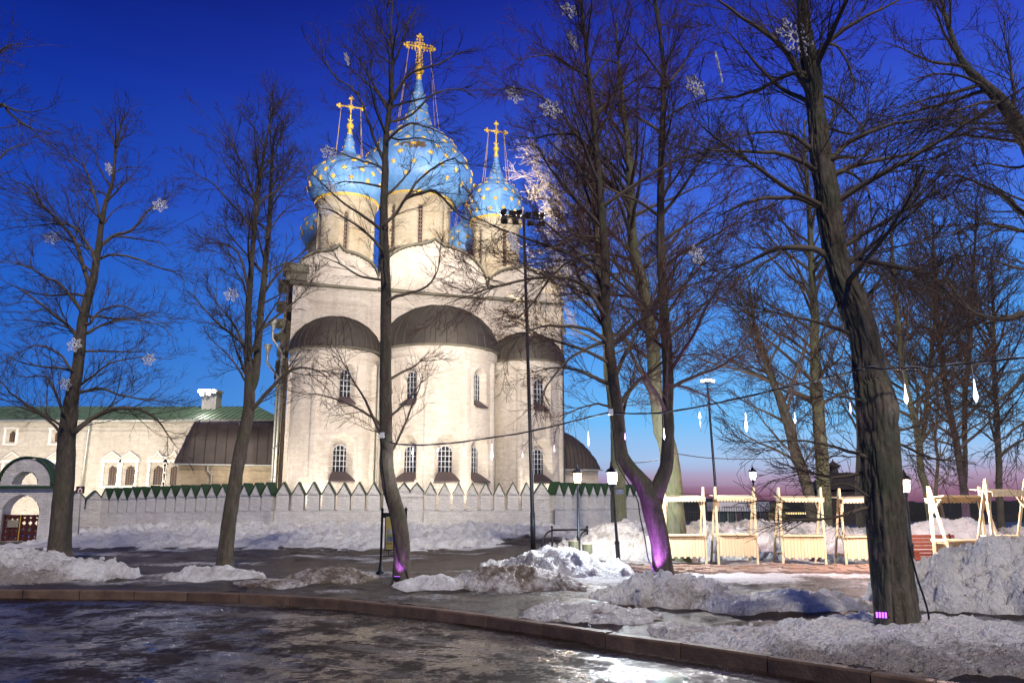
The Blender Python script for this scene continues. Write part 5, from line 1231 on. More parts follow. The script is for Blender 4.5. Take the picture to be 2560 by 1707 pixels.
# ------------------------------------------------------------------ lanterns
def lantern(label, X, Y, H, kind, strength, sign=False, lean=(0, 0)):
    z0 = ground_z(X, Y)-.05; root = thing('street_lantern', label, 'street lamp', (X, Y, z0), 0, 'lanterns on posts', rx=lean[0], ry=lean[1]); h = H-z0
    p = MB().lathe([(.09, 0), (.09, .06), (.065, .10), (.062, .78), (.072, .80), (.072, .86), (.045, .90), (.036, h-.42), (.055, h-.40), (.055, h-.34), (.03, h-.32)], 12).build('post', M['steel'], root, True)
    head = thing('lantern_head', None, None, (0, 0, h-.3)); head.parent = root
    col = (1.0, .62, .22) if kind == 'warm' else ((.86, .93, 1.0) if kind == 'cold' else (1, .70, .62))
    MB().lathe([(.02, .0), (.10, .02), (.145, .36), (.02, .37)], 6).build('glass', glowglass('lantern_glow_'+kind, col, 9), head)
    l = bpy.data.lights.new('lantern_lamp', 'POINT'); l.energy = strength; l.color = col; l.shadow_soft_size = .06
    lo = bpy.data.objects.new('lantern_lamp', l); C.objects.link(lo); lo.parent = head; lo.location = (0, 0, .2)
    m = MB(); m.lathe([(.19, .365), (.20, .39), (.12, .47), (.06, .50), (.05, .55), (.02, .58), (.02, .64), (.001, .66)], 6)
    for k in range(6):
        a = 2*math.pi*k/6; m.tube([(.108*math.cos(a), .108*math.sin(a), .0), (.152*math.cos(a), .152*math.sin(a), .37)], .009, 4)
    m.lathe([(.001, -.04), (.06, -.03), (.11, .0), (.11, .02), (.10, .03)], 6); m.build('frame', M['iron'], head)
    if sign:
        MB().beam((0, -.05, h-.42), (.30, -.05, h-.42), .02, .02).build('bracket', M['iron'], root)
        MB().box(.06, .29, -.065, -.045, h-.58, h-.44).build('name_plate', plain('blue_white_plate', (.30,.36,.46), .4, 0, .3, 14, 0), root)
    return root
pL1 = at(1444, 1196, 27.5); lantern('warm yellow lantern in front of the white wall', pL1[0], 27.5, pL1[2]+.12, 'warm', 450)
pL2 = at(1532, 1196, 24.0); lantern('cold white lantern left of the forked tree, small plate on its post', pL2[0]+.12, 24.0, pL2[2]+.12, 'cold', 3000, True, (0, -.05))
pL3 = at(1882, 1190, 36.0); lantern('cold white lantern beyond the stalls near the ticket kiosk', pL3[0], 36.0, pL3[2]+.12, 'cold', 900)
pL4 = at(2263, 1214, 22.4); lantern('pinkish lantern just right of the massive trunk', pL4[0], 22.4, pL4[2]+.1, 'pink', 2600)

# ------------------------------------------------------------------ floodlight mast and tall lit mast
def spot(name, loc, target, power, size=60, blend=.4, col=(1, .93, .82), rad=.15, parent=None):
    import mathutils
    l = bpy.data.lights.new(name, 'SPOT'); l.energy = power; l.spot_size = math.radians(size); l.spot_blend = blend; l.color = col; l.shadow_soft_size = rad
    o = bpy.data.objects.new(name, l); C.objects.link(o); o.location = loc
    d = mathutils.Vector([float(v) for v in target])-mathutils.Vector([float(v) for v in loc]); o.rotation_euler = d.to_track_quat('-Z', 'Y').to_euler(); return o
def flood_head(root, loc, target, lit, glow, size=.34, round_=False):
    """a floodlight housing whose lens looks towards target (root is an unrotated Empty)"""
    import mathutils
    d = mathutils.Vector([float(v) for v in target])-(mathutils.Vector([float(v) for v in loc])+root.location)
    h = thing('floodlight', None, None, loc); h.parent = root; h.rotation_euler = d.to_track_quat('-Z', 'Y').to_euler(); s = size/2
    if round_: MB().lathe([(.001, .28), (s*.6, .26), (s, .02), (s, -.02)], 14).build('housing', M['iron'], h, True)
    else: MB().box(-s, s, -s*.8, s*.8, -.02, .16).box(-s*.6, s*.6, -s*.5, s*.5, .16, .24).build('housing', M['iron'], h)
    MB().box(-s*.9, s*.9, -s*.7, s*.7, -.035, -.022).build('lens', glow, h)
    MB().tube([(-s-.03, 0, .05), (-s-.03, 0, .3), (s+.03, 0, .3), (s+.03, 0, .05)], .015, 4).build('yoke', M['iron'], h)
    return h
LENS = emit('floodlight_lens', (1, .94, .84), 18)
mx, my = gnd(1333, 1378)[:2]; mz = ground_z(mx, my); top = at(1309, 545, my)
mast = thing('floodlight_mast', 'tall black mast with a crossbar of floodlights aimed at the cathedral', 'mast', (mx, my, mz-.05)); hm = top[2]-mz
lx_ = top[0]-mx
MB().tube([(0, 0, 0), (lx_*.05, 0, 1.6), (lx_*.06, 0, 1.62), (lx_, 0, hm+.2)], [.105, .10, .085, .055], 12).build('pole', M['steel'], mast, True)
MB().beam((lx_-.95, -.05, hm+.12), (lx_+.85, .1, hm+.02), .07, .07).beam((lx_-.95, -.05, hm-.2), (lx_+.85, .1, hm-.25), .04, .04).build('crossbar', M['steel'], mast)
cathc = CA+cu*10+cv*3
def cw(u, v, z): return CA+cu*u+cv*v+np.array([0, 0, z])
heads = [(-.90, .28, cw(3, 0, 8), True), (-.50, .28, cw(4, 3, 27), False), (-.22, .26, cw(7, -2, 12), True), (.15, .22, cw(10, 6, 31), False), (.50, .2, cw(14, 0, 14), False), (.80, .18, cw(17, 4, 26), True), (-.86, -.12, cw(9, -4, 6), False), (-.34, -.15, cw(18, -1, 7), False), (.30, -.2, cw(16, 0, 20), False), (.80, -.2, at(1420, 520, 43), False)]
for (dx, dz, tg, rd_) in heads:
    loc = (lx_+dx, .02, hm+dz); flood_head(mast, loc, tg, True, LENS, .27, rd_)
for (dx, dz, tg, rd_), pw, sz in zip(heads, (10500, 25000, 10000, 47000, 10000, 23000, 7000, 11000, 9000, 1500), (58, 42, 58, 46, 58, 30, 60, 56, 44, 46)):
    l0 = np.array([mx+lx_+dx, my+.02, mz-.05+hm+dz]); d = np.array(tg)-l0; d /= np.linalg.norm(d)
    spot('floodlight_beam', l0+d*.12, tg, pw, sz, .7, (1, .90, .76))
# uplights standing behind the wall at the foot of the cathedral
def uplight(label, u, v, tgt, pw, size, col=(1, .90, .74)):
    p = cw(u, v, 0); root = thing('ground_floodlight', label, 'floodlight', (p[0], p[1], .1), 0, 'floodlights at the foot of the cathedral')
    flood_head(root, (0, 0, .35), tgt, True, LENS, .4); MB().tube([(0, 0, -.1), (0, 0, .25)], .03, 6).build('stake', M['iron'], root)
    d = np.array(tgt)-np.array([p[0], p[1], .45]); d /= np.linalg.norm(d); spot('floodlight_beam', np.array([p[0], p[1], .45])+d*.15, tgt, pw, size, .8, col, .12)
uplight('ground floodlight at the foot of the left apse, behind the wall', .9, -4.3, cw(2.0, -2.9, 6), 1700, 105)
uplight('ground floodlight before the groove between left and middle apse, behind the wall', 6.3, -5.2, cw(6.6, -2.6, 8), 1700, 105)
uplight('ground floodlight before the middle apse, behind the wall', 12.0, -6.4, cw(11.4, -5.0, 7), 1300, 105)
uplight('ground floodlight at the foot of the right apse, behind the wall', 17.7, -4.4, cw(18, -2.9, 7), 1500, 105)
uplight('ground floodlight before the chambers, behind the slanting wall', -13.0, 3.0, np.array([gx(330, 68), 68, 4.5]), 8500, 125)
uplight('ground floodlight before the chambers, behind the gate', -22.0, 6.0, np.array([gx(130, 68), 68, 4.5]), 8500, 125)
uplight('ground floodlight lighting the left side wall of the cathedral', -3.6, -.6, cw(0, 3.5, 9), 3600, 110)
uplight('ground floodlight in front of the right porch, behind the wall', 23.5, -2.5, cw(22.8, 3, 3.4), 260, 120)
# floodlights on the chimney
chl = thing('chimney_floodlights', 'cluster of dazzling floodlights on the chimney of the white chambers', 'floodlight', ((CHIM[0]+CHIM[1])/2, CHIM[2]-.35, CHIM[3]-.25))
HOT = emit('dazzling_lens', (1, .96, .90), 30)
cl = np.array(chl.location)
for dx, dz, tg in ((-.75, .12, (-6, 20, 2)), (-.35, .15, (-14, 20, 0)), (.1, .12, (2, 30, 3)), (.5, .1, cw(0, 2, 14)), (-.55, -.15, (-26, 40, 3)), (0, -.12, (-4, 40, 2))):
    flood_head(chl, (dx, 0, dz), tg, True, HOT, .34)
MB().box(-1.0, .7, .14, .22, -.05, .03).build('bracket', M['iron'], chl)
spot('floodlight_beam', cl+np.array([.6, -.4, .1]), cw(0, 8, 12), 16000, 20, .5, (1, .95, .86))
spot('floodlight_beam', cl+np.array([-.4, -.5, .1]), (-8, 30, 0), 400, 95, .8, (1, .95, .88))
# tall lit mast beyond the ticket kiosk
mY = 52.0; tb = at(1794, 1262, mY); tt_ = at(1768, 957, mY)
tm = thing('lit_mast', 'tall thin mast with four lit lamps beyond the stalls', 'mast', (tb[0], mY, -.3)); hh = tt_[2]+.3; dxx = tt_[0]-tb[0]
MB().tube([(0, 0, 0), (dxx*.18, 0, hh*.24), (dxx*.2, 0, hh*.245), (dxx, 0, hh)], [.14, .12, .09, .06], 10).build('pole', M['steel'], tm, True)
MB().box(dxx-.45, dxx+.45, -.05, .05, hh-.03, hh+.05).build('crossbar', M['steel'], tm)
HOT2 = emit('mast_lens', (1, .93, .86), 10)
for dx, dz, tg in ((-.32, .12, (4, 20, 0)), (-.1, .18, (8, 20, 0)), (.14, .18, (12, 22, 0)), (.36, .12, (16, 26, 0))): flood_head(tm, (dxx+dx, -.08, hh+dz), tg, True, HOT2, .24)
spot('mast_beam', np.array([tb[0]+dxx, mY-.5, hh-.2]), (9, 24, 0), 6500, 80, .8, (1, .94, .88))

# ------------------------------------------------------------------ small street furniture
ib = gnd(951, 1430)[:2]; iY = ib[1]; iw = at(1012, 1400, iY)[0]-ib[0]; z0 = ground_z(*ib)
info = thing('information_board', 'black framed map board on two posts behind the centre tree', 'information board', (ib[0], iY, z0))
H = at(951, 1270, iY)[2]-z0
for x in (0, iw): 
    MB().lathe([(.13, 0), (.12, .05), (.06, .09), (.045, .25), (.035, .30), (.033, H-.06), (.055, H-.04), (.001, H+.05)], 10).xf(lambda q: (q[0]+x, q[1], q[2])).build('post', M['iron'], info, True)
zb0, zb1 = at(960, 1373, iY)[2]-z0, at(960, 1291, iY)[2]-z0
MB().box(.09, iw-.09, -.03, .03, zb0-.03, zb1+.03).build('frame', M['iron'], info)
nt = NT('town_map'); c = nt.coord('Object'); n = nt.noise(c, 5.5, 3, .5); n2 = nt.noise(c, 26, 3, .6)
k = nt.ramp(n, [(.40, (.44,.36,.10)), (.52, (.50,.43,.16)), (.60, (.26,.32,.06))], 'CONSTANT'); k = nt.mix(.3, k, nt.ramp(n2, [(.4, (.5,.5,.5)), (.6, (1,1,1))]), 'MULTIPLY'); nt.set(k, .4); M['map'] = nt.m
pn = MB().box(.12, iw-.12, -.045, -.032, zb0, zb1).build('map_panel', M['map'], info)
for k in range(2): MB().box(.15, .33, -.052, -.046, zb0+.42-.20*k, zb0+.55-.20*k).build('picture', plain('small_picture_%d' % k, (.16,.20,.26) if k else (.30,.31,.30), .4, 0, .5, 12, 0), pn)
MB().box(.12, .30, -.045, -.032, zb0+.15, zb0+.17).box(.05, iw-.05, -.02, .02, zb0-.18, zb0-.15).box(.2, .22, -.02, .02, zb0-.17, zb0).box(.03, .32, -.02, .02, H-.26, H-.12).build('crosspiece', M['iron'], info)
# hooped railing
hY = 30.5; a0, a1 = at(1380, 1323, hY), at(1468, 1321, hY); hz = ground_z(a0[0], hY); rail = thing('hoop_railing', 'black pipe railing with rounded ends in front of the wall', 'railing', (a0[0], hY, hz)); w_ = a1[0]-a0[0]; h_ = a0[2]-hz
MB().tube([(0, 0, h_-.02), (w_, 0, h_)], .035, 8).build('top_bar', M['iron'], rail, True)
for x in (0, w_): 
    MB().tube([(x, 0, -.1), (x, 0, h_+.06)], .03, 8).ball((x, 0, h_+.10), .045, 8, 6).build('post', M['iron'], rail, True)
    MB().tube([(x-.36*(1-math.cos(a))-.0, -.1*(1-math.cos(a)), (h_-.03)*math.cos(a)) if False else (x-.42*math.sin(a), -.25*math.sin(a), (h_-.04)*math.cos(a)**.8) for a in np.linspace(0, math.pi/2, 9)], .032, 8).build('hoop', M['iron'], rail, True)
# stumps
for lab, px, py, r, h in (('sawn tree stump left of the warm lantern post', 1434, 1372, .16, .28), ('sawn tree stump right of the warm lantern post', 1468, 1375, .16, .22)):
    p = at(px, py, 26.4); root = thing('tree_stump', lab, 'tree stump', (p[0], 26.4, p[2]-.25), 0, 'sawn tree stumps')
    MB().lathe([(r*1.1, -.3), (r*1.02, .1), (r, h+.2), (r*.97, h+.22)], 18).build('bark', M['bark3'], root, True); MB().lathe([(r*.97, h+.222), (.001, h+.226)], 18).build('cut_face', M['pine'], root)
# brown heritage sign on a thin pole
sY = 39.0; sp = at(196, 1338, sY); st_ = at(202, 1224, sY); sg = thing('heritage_sign', 'small brown sign with a white house symbol on a grey pole', 'sign', (sp[0], sY, sp[2]-.3)); hs = st_[2]-sp[2]+.3; dx = st_[0]-sp[0]
MB().tube([(0, 0, 0), (dx*.9, 0, hs+.1)], .032, 8).build('pole', M['postgrey'], sg, True)
pl_ = MB().box(dx-.20, dx+.20, -.05, -.03, hs-.17, hs+.17).build('plate', plain('brown_sign', (.075,.012,.012), .45, 0, .1, 8, 0), sg)
WS = plain('white_sign_paint', (.7, .68, .66), .5, 0, .05, 8, 0)
MB().prism([(dx-.13, hs+.0), (dx+.13, hs+.0), (dx, hs+.12)][::-1], -.062, -.052).box(dx-.10, dx-.05, -.062, -.052, hs-.11, hs-.005).box(dx+.05, dx+.10, -.062, -.052, hs-.11, hs-.005).box(dx-.12, dx+.12, -.062, -.052, hs-.14, hs-.115).build('house_symbol', WS, pl_)
# ------------------------------------------------------------------ ticket kiosk, fence, far things
kY = 50.0; k0, k1 = at(1797, 1262, kY), at(1918, 1262, kY); kz = at(1850, 1254, kY)[2]; kw = k1[0]-k0[0]
kiosk = thing('ticket_kiosk', 'low white and glass ticket kiosk lettered in black beyond the stalls', 'kiosk', (k0[0], kY, -.6)); zt = kz+.6
MB().box(0, kw, .02, 2.6, 0, zt-.55).build('body', M['glassdark'], kiosk)
fascia = MB().box(-.1, kw+.1, -.12, 2.7, zt-.56, zt).build('fascia', plain('kiosk_white', (.62,.60,.62), .6, 0, .08, 2, 0), kiosk)
LIT = emit('kiosk_inside', (.75, .85, .8), .35)
for i in range(6):
    x = kw*(i+.1)/6; MB().box(x, x+kw/6*.75, -.02, .018, .15, zt-.62).build('pane', plain('kiosk_glass_%d' % i, (.05+.02*(i % 3), .07+.02*(i % 2), .075), .15, 0, .4, 2, 0, spec=.6), kiosk)
    MB().box(x-.05, x-.005, -.04, .05, 0, zt-.56).build('mullion', M['postgrey'], kiosk)
def text_(body, size, loc, parent, mat, name='lettering'):
    cu_ = bpy.data.curves.new(name, 'FONT'); cu_.body = body; cu_.size = size; cu_.extrude = .006; cu_.materials.append(mat)
    q = bpy.data.objects.new(name, cu_); C.objects.link(q); dg = bpy.context.evaluated_depsgraph_get(); me = bpy.data.meshes.new_from_object(q.evaluated_get(dg)); bpy.data.objects.remove(q)
    o = bpy.data.objects.new(name, me); C.objects.link(o); o.parent = parent; o.location = loc; o.rotation_euler = (math.pi/2, 0, 0); return o
BK = plain('black_lettering', (.01, .01, .012), .5, 0, .05, 8, 0)
text_('КАССА', .40, (kw*.56, -.135, zt-.36), fascia, BK); text_('КАССА TICKETS', .15, (kw*.06, -.135, zt-.36), fascia, BK)
fY = 44.0; f0, f1 = at(1690, 1262, fY), at(2030, 1262, fY)
fen = thing('picket_fence', 'black iron picket fence in front of the ticket kiosk', 'fence', (f0[0], fY, -.3)); m = MB()
ztop = at(1800, 1266, fY)[2]+.3
for x in np.arange(0, f1[0]-f0[0], .13): m.box(x-.012, x+.012, -.012, .012, 0, ztop+.02*math.sin(x*5))
o = m.build('pickets', M['iron'], fen); o['kind'] = 'stuff'
MB().box(0, f1[0]-f0[0], -.02, .02, .35, .40).build('rail', M['iron'], fen); MB().box(0, f1[0]-f0[0], -.02, .02, ztop-.3, ztop-.25).build('rail', M['iron'], fen)
# old wooden church in silhouette
wc = at(2100, 1262, 110.0); ch_ = thing('wooden_church', 'dark wooden church with a small onion dome, far behind the stalls', 'church', (wc[0], 110, -2.5)); DK = plain('weathered_timber', (.05,.042,.04), .8, 0, .3, 2, .3)
def zz(py): return at(2100, py, 110)[2]+2.5
MB().box(-3, 3, -2.5, 2.5, 0, zz(1222)).build('log_walls', DK, ch_); MB().prism([(-3.5, zz(1224)), (3.5, zz(1224)), (1.0, zz(1183)), (-1.3, zz(1183))], -2.8, 2.8).build('roof', DK, ch_)
MB().lathe([(.62, zz(1186)), (.62, zz(1174)), (.5, zz(1172)), (.95, zz(1166)), (.9, zz(1163)), (.5, zz(1158)), (.12, zz(1153)), (.05, zz(1147))], 14).xf(lambda q: (q[0]-.5, q[1], q[2])).build('onion_dome', DK, ch_, True)
MB().box(2.5, 6, -2, 2, 0, zz(1236)).prism([(2.3, zz(1236)), (6.3, zz(1236)), (6.0, zz(1230)), (3, zz(1212))], -2.3, 2.3).build('nave', DK, ch_)
# lit house by the road beyond
hp = at(1940, 1262, 95.0); hs_ = thing('far_house', 'small far house with a glowing yellow porch railing beyond the kiosk', 'house', (hp[0], 95, -2.5)); zf = lambda py: at(1940, py, 95)[2]+2.5
MB().box(-1.1, 1.1, 0, 3, 0, zf(1270)).build('wall', plain('ochre_wall', (.25,.22,.10), .8), hs_); MB().prism([(-1.5, zf(1271)), (1.5, zf(1271)), (.4, zf(1258)), (-.4, zf(1258))], -.4, 3.4).build('roof', plain('olive_roof', (.10,.12,.07), .7), hs_)
GL = emit('railing_glow', (1, .78, .35), 1.1)  # glow put into the railing itself, in place of lamplight falling on it
m = MB()
for i in range(20): m.box(1.0+i*.21, 1.14+i*.21, -.1, 0, zf(1285), zf(1279))
m.build('glowing_railing', GL, hs_); MB().box(.9, 5.3, -.05, .02, zf(1286), zf(1285)).build('floor_edge', DK, hs_)
# far wooded bank
def far_wood(label, Y, x0, x1, h0, h1, seed):
    n = 700; x = np.linspace(x0, x1, n); top_ = h0+(h1-h0)*fbm(x*.012, x*0+seed, 3, seed)+2.2*fbm(x*.12, x*0, 4, seed+3)+1.6*fbm(x*.6, x*0, 2, seed+4)
    V = np.concatenate([np.stack([x, 0*x+Y, 0*x-12], 1), np.stack([x, 0*x+Y, top_*.6], 1), np.stack([x, 0*x+Y+9, top_], 1), np.stack([x, 0*x+Y+25, top_*.7], 1), np.stack([x, 0*x+Y+30, 0*x-12], 1)]); i = np.arange(n-1)
    Fc = np.concatenate([np.stack([i+k*n, i+1+k*n, i+1+(k+1)*n, i+(k+1)*n], 1) for k in range(4)])
    o = mesh_obj('far_wood', V, Fc, plain('far_wood_%d' % seed, (.022,.024,.026), .95, 0, .4, .05, 0), None, True); tag(o, label, 'woods', None, 'stuff'); return o
far_wood('dark far woods along the horizon', 620.0, -700, 900, -1, 9, 5)
far_wood('nearer dark wooded bank across the river', 330.0, -60, 420, -6, -1, 8)

# ------------------------------------------------------------------ trampled snow bank below the wall
bxs = np.linspace(-24.5, 6.0, 340); bys = np.linspace(31.5, 47.2, 175); BX, BYY = np.meshgrid(bxs, bys, indexing='ij'); bd, _ = poly_dist(BX, BYY, WALL)
bh = ground_h(BX, BYY); msk = sstep(14.3, 11.0, bd+(fbm(BX*.5, BYY*.5, 4, 91)-.5)*5)*sstep(-24.3, -22, BX)*(1-.8*sstep(1.5, 5.5, BX)); pdb, _ = poly_dist(BX, BYY, PATH); msk = msk*sstep(1.0, 2.6, pdb)
BZ = bh-.10+msk*(.15+(billow(BX*1.15, BYY*.85, 5, 92, .55)-.55)*.55+(fbm(BX*2.6, BYY*2.0, 3, 94)-.5)*.38)
o = mesh_obj('snow_bank', np.stack([BX, BYY, BZ], -1).reshape(-1, 3), grid_faces(*BX.shape), M['snow'], None, True, attrs={'dirt': .02+.30*(1-msk)+.25*(fbm(BX*.7, BYY*.7, 4, 95)-.5)}); o['kind'] = 'structure'; o['label'] = 'trampled snow bank rising to the foot of the white wall'
# ------------------------------------------------------------------ snow heaps
_p = (1+5**.5)/2
ICO = np.array([(-1,_p,0),(1,_p,0),(-1,-_p,0),(1,-_p,0),(0,-1,_p),(0,1,_p),(0,-1,-_p),(0,1,-_p),(_p,0,-1),(_p,0,1),(-_p,0,-1),(-_p,0,1)])/1.9
ICF = np.array([(0,11,5),(0,5,1),(0,1,7),(0,7,10),(0,10,11),(1,5,9),(5,11,4),(11,10,2),(10,7,6),(7,1,8),(3,9,4),(3,4,2),(3,2,6),(3,6,8),(3,8,9),(4,9,5),(2,4,11),(6,2,10),(8,6,7),(9,8,1)])
PILES = []
def snow_z(x, y):
    z = ground_z(x, y)
    for (xs_, ys_, Zs) in PILES:
        if xs_[0] < x < xs_[-1] and ys_[0] < y < ys_[-1]: z = max(z, float(Zs[int((x-xs_[0])/(xs_[1]-xs_[0])), int((y-ys_[0])/(ys_[1]-ys_[0]))]))
    return z
def hit(px, py):
    """where the line of sight of a picture point meets the snow"""
    for Y in np.arange(7, 60, .05):
        p = at(px, py, Y)
        if p[2] <= snow_z(p[0], p[1]): return p
    return gnd(px, py)
def pile(label, px, pbase, wpx, ptop, depth, mat='snow', lumps=.16, dirt=.25, seed=0, res=.06, skew=0.0, bumps=(), dirtfn=None, Yc=None, flat=1.6):
    Yf = gnd(px, pbase)[1] if Yc is None else Yc-depth/2
    Yc = Yf+depth/2; X0 = at(px, 1300, Yc)[0]; a = wpx/2*Yc/F*1.06; b = depth/2*1.05; h = at(px, ptop, Yc)[2]-ground_z(X0, Yc)
    root_z = 0.0
    x = np.linspace(-a, a, max(24, int(2*a/res))); y = np.linspace(-b, b, max(24, int(2*b/res))); Xg, Yg = np.meshgrid(x, y, indexing='ij'); wx, wy = Xg+X0, Yg+Yc
    road = sstep(.30, 1.1, on_road(wx, wy))
    rr = np.hypot((Xg-skew*a)/a/(1-abs(skew)*np.sign(Xg-skew*a)*np.sign(skew) if skew else 1), Yg/b)+(fbm(wx*1.3, wy*1.3, 4, seed)-.5)*.55
    sh = np.clip(1-rr, 0, 1); sh = (1-(1-sh)**flat)*road
    for (bx_, bh, bw) in bumps: sh = sh*(1+bh*np.exp(-((Xg/a-bx_)/bw)**2))
    mx_ = sh.max(); sh = sh/mx_*1.0
    lump = ((billow(wx*1.5, wy*1.5, 6, seed+3, .62)-.55)*1.5+(fbm(wx*4.5, wy*4.5, 4, seed+9, .65)-.5)*1.25+(billow(wx*7, wy*7, 2, seed+12, .6)-.55)*.7)*lumps
    edge = sstep(0, .22, sh); hz_ = (h*sh*.95+lump*edge*min(1, h*1.6+.25))
    Z = ground_h(wx, wy)-.06+np.where(sh > 0, hz_+.06*edge, 0)
    box = np.maximum(np.abs(Xg)/a, np.abs(Yg)/b); Z = np.where((box > .985) | (sh <= 0), ground_h(wx, wy)-.25, Z); Z = np.where(on_road(wx, wy) < .28, -.6, Z)
    dt = dirt+.55*(fbm(wx*.8, wy*.8, 4, seed+20)-.5)+.25*(1-edge)
    if dirtfn: dt = dt+dirtfn(Xg/a, Yg/b, sh)
    keep = sh > -1
    V = np.stack([Xg, Yg, Z], -1).reshape(-1, 3); o = mesh_obj('snow_pile', V, grid_faces(*Xg.shape), M[mat], None, True, attrs={'dirt': dt}); o.location = (X0, Yc, 0)
    PILES.append((x+X0, y+Yc, Z))
    gq = np.random.default_rng(seed+500); nc_ = int(min(110, 5*(2*a)*(2*b))); ii = gq.integers(0, Xg.shape[0], nc_*3); jj = gq.integers(0, Xg.shape[1], nc_*3)
    ok_ = (sh[ii, jj] > .01)&(gq.random(nc_*3) > sh[ii, jj]*.8)&(on_road(wx[ii, jj], wy[ii, jj]) > .4); ii, jj = ii[ok_][:nc_], jj[ok_][:nc_]; n_ = len(ii)
    if n_ > 4:
        rs = .014+.050*gq.random(n_)**3; base = ICO[None]*(1+gq.normal(size=(n_, 12, 1))*.16); base = base*rs[:, None, None]*gq.uniform(.6, 1.3, (n_, 1, 3))
        Vc = base+np.stack([Xg[ii, jj], Yg[ii, jj], Z[ii, jj]+rs*.25], 1)[:, None, :]; Fi = (ICF[None]+(np.arange(n_)*12)[:, None, None]).reshape(-1, 3)
        q = mesh_obj('clods', Vc.reshape(-1, 3), Fi, M[mat], o, attrs={'dirt': np.repeat(dt[ii, jj]-.12+gq.normal(size=n_)*.10, 12)}); q['kind'] = 'stuff'
    return tag(o, label, 'snow pile', 'heaps of cleared snow')
pile('white snow heap at the left edge below the leftmost tree', 70, 1456, 520, 1376, 3.6, lumps=.16, dirt=.16, seed=1, dirtfn=lambda u, v, s: .5*sstep(-.35, -.9, v))
pile('low crumbled snow around the foot of the slender twin-stemmed tree', 548, 1450, 250, 1416, 1.9, 'snow', .14, .22, 2)
pile('small dirty mound left of the centre tree', 838, 1456, 230, 1414, 1.9, 'snowdirty', .10, .52, 3)
pile('low grey snow left of the small dirty mound', 690, 1462, 180, 1446, 1.2, 'snowdirty', .08, .45, 14)
pile('low white ridge just right of the centre tree', 1100, 1474, 230, 1436, 1.5, 'snow', .16, .20, 4)
pile('brown topped mound between centre tree and cold lantern', 1290, 1476, 320, 1409, 2.3, 'snowdirty', .13, .38, 5, skew=-.1, dirtfn=lambda u, v, s: .45*s*(u < .25))
pile('bright snow heap below the cold lantern with dirt on its left', 1390, 1442, 360, 1370, 2.7, 'snow', .20, .14, 6, bumps=((.1, .15, .4),), dirtfn=lambda u, v, s: .38*np.exp(-((u+.5)/.28)**2)*sstep(.2, -.4, v))
pile('long white snow ridge behind the cold lantern', 1555, 1395, 420, 1304, 4.2, 'snow', .20, .13, 7, skew=.15)
pile('lumpy pinkish snow around the foot of the forked tree', 1650, 1512, 340, 1440, 2.7, 'snow', .22, .12, 8, res=.045, dirtfn=lambda u, v, s: .3*sstep(-.1, -.8, v))
pile('broken snow crust spilling towards the kerb before the forked tree', 1470, 1556, 330, 1516, 2.3, 'snowdirty', .19, .28, 9, res=.045)
pile('wide snow field around the massive trunk', 2270, 1690, 1180, 1584, 4.6, 'snow', .19, .08, 10, res=.04, flat=2.2, dirtfn=lambda u, v, s: .50*sstep(.0, -.7, v)+.16*(u < -.45))
pile('low white crust left of the massive trunk', 1960, 1530, 480, 1478, 1.9, 'snow', .15, .30, 15)
pile('large lavender snow heap at the right edge', 2480, 1532, 560, 1358, 3.6, 'snow', .30, .06, 11, res=.05, flat=1.5)
pile('long bright snow bank behind the stalls', 1905, 1396, 760, 1302, 2.6, 'snow', .22, .10, 12, Yc=29.0, flat=3.0)
pile('smooth white mound behind the red bench', 2350, 1380, 400, 1290, 3.2, 'snow', .14, .06, 13, Yc=27.6)
pile('brown heap of old snow behind the snow bank', 1790, 1390, 230, 1303, 2.0, 'snowdirty', .12, .60, 16, Yc=34.0)
pile('grey heap behind the right stalls', 2530, 1390, 260, 1310, 2.4, 'snowdirty', .16, .36, 17, Yc=30.5)
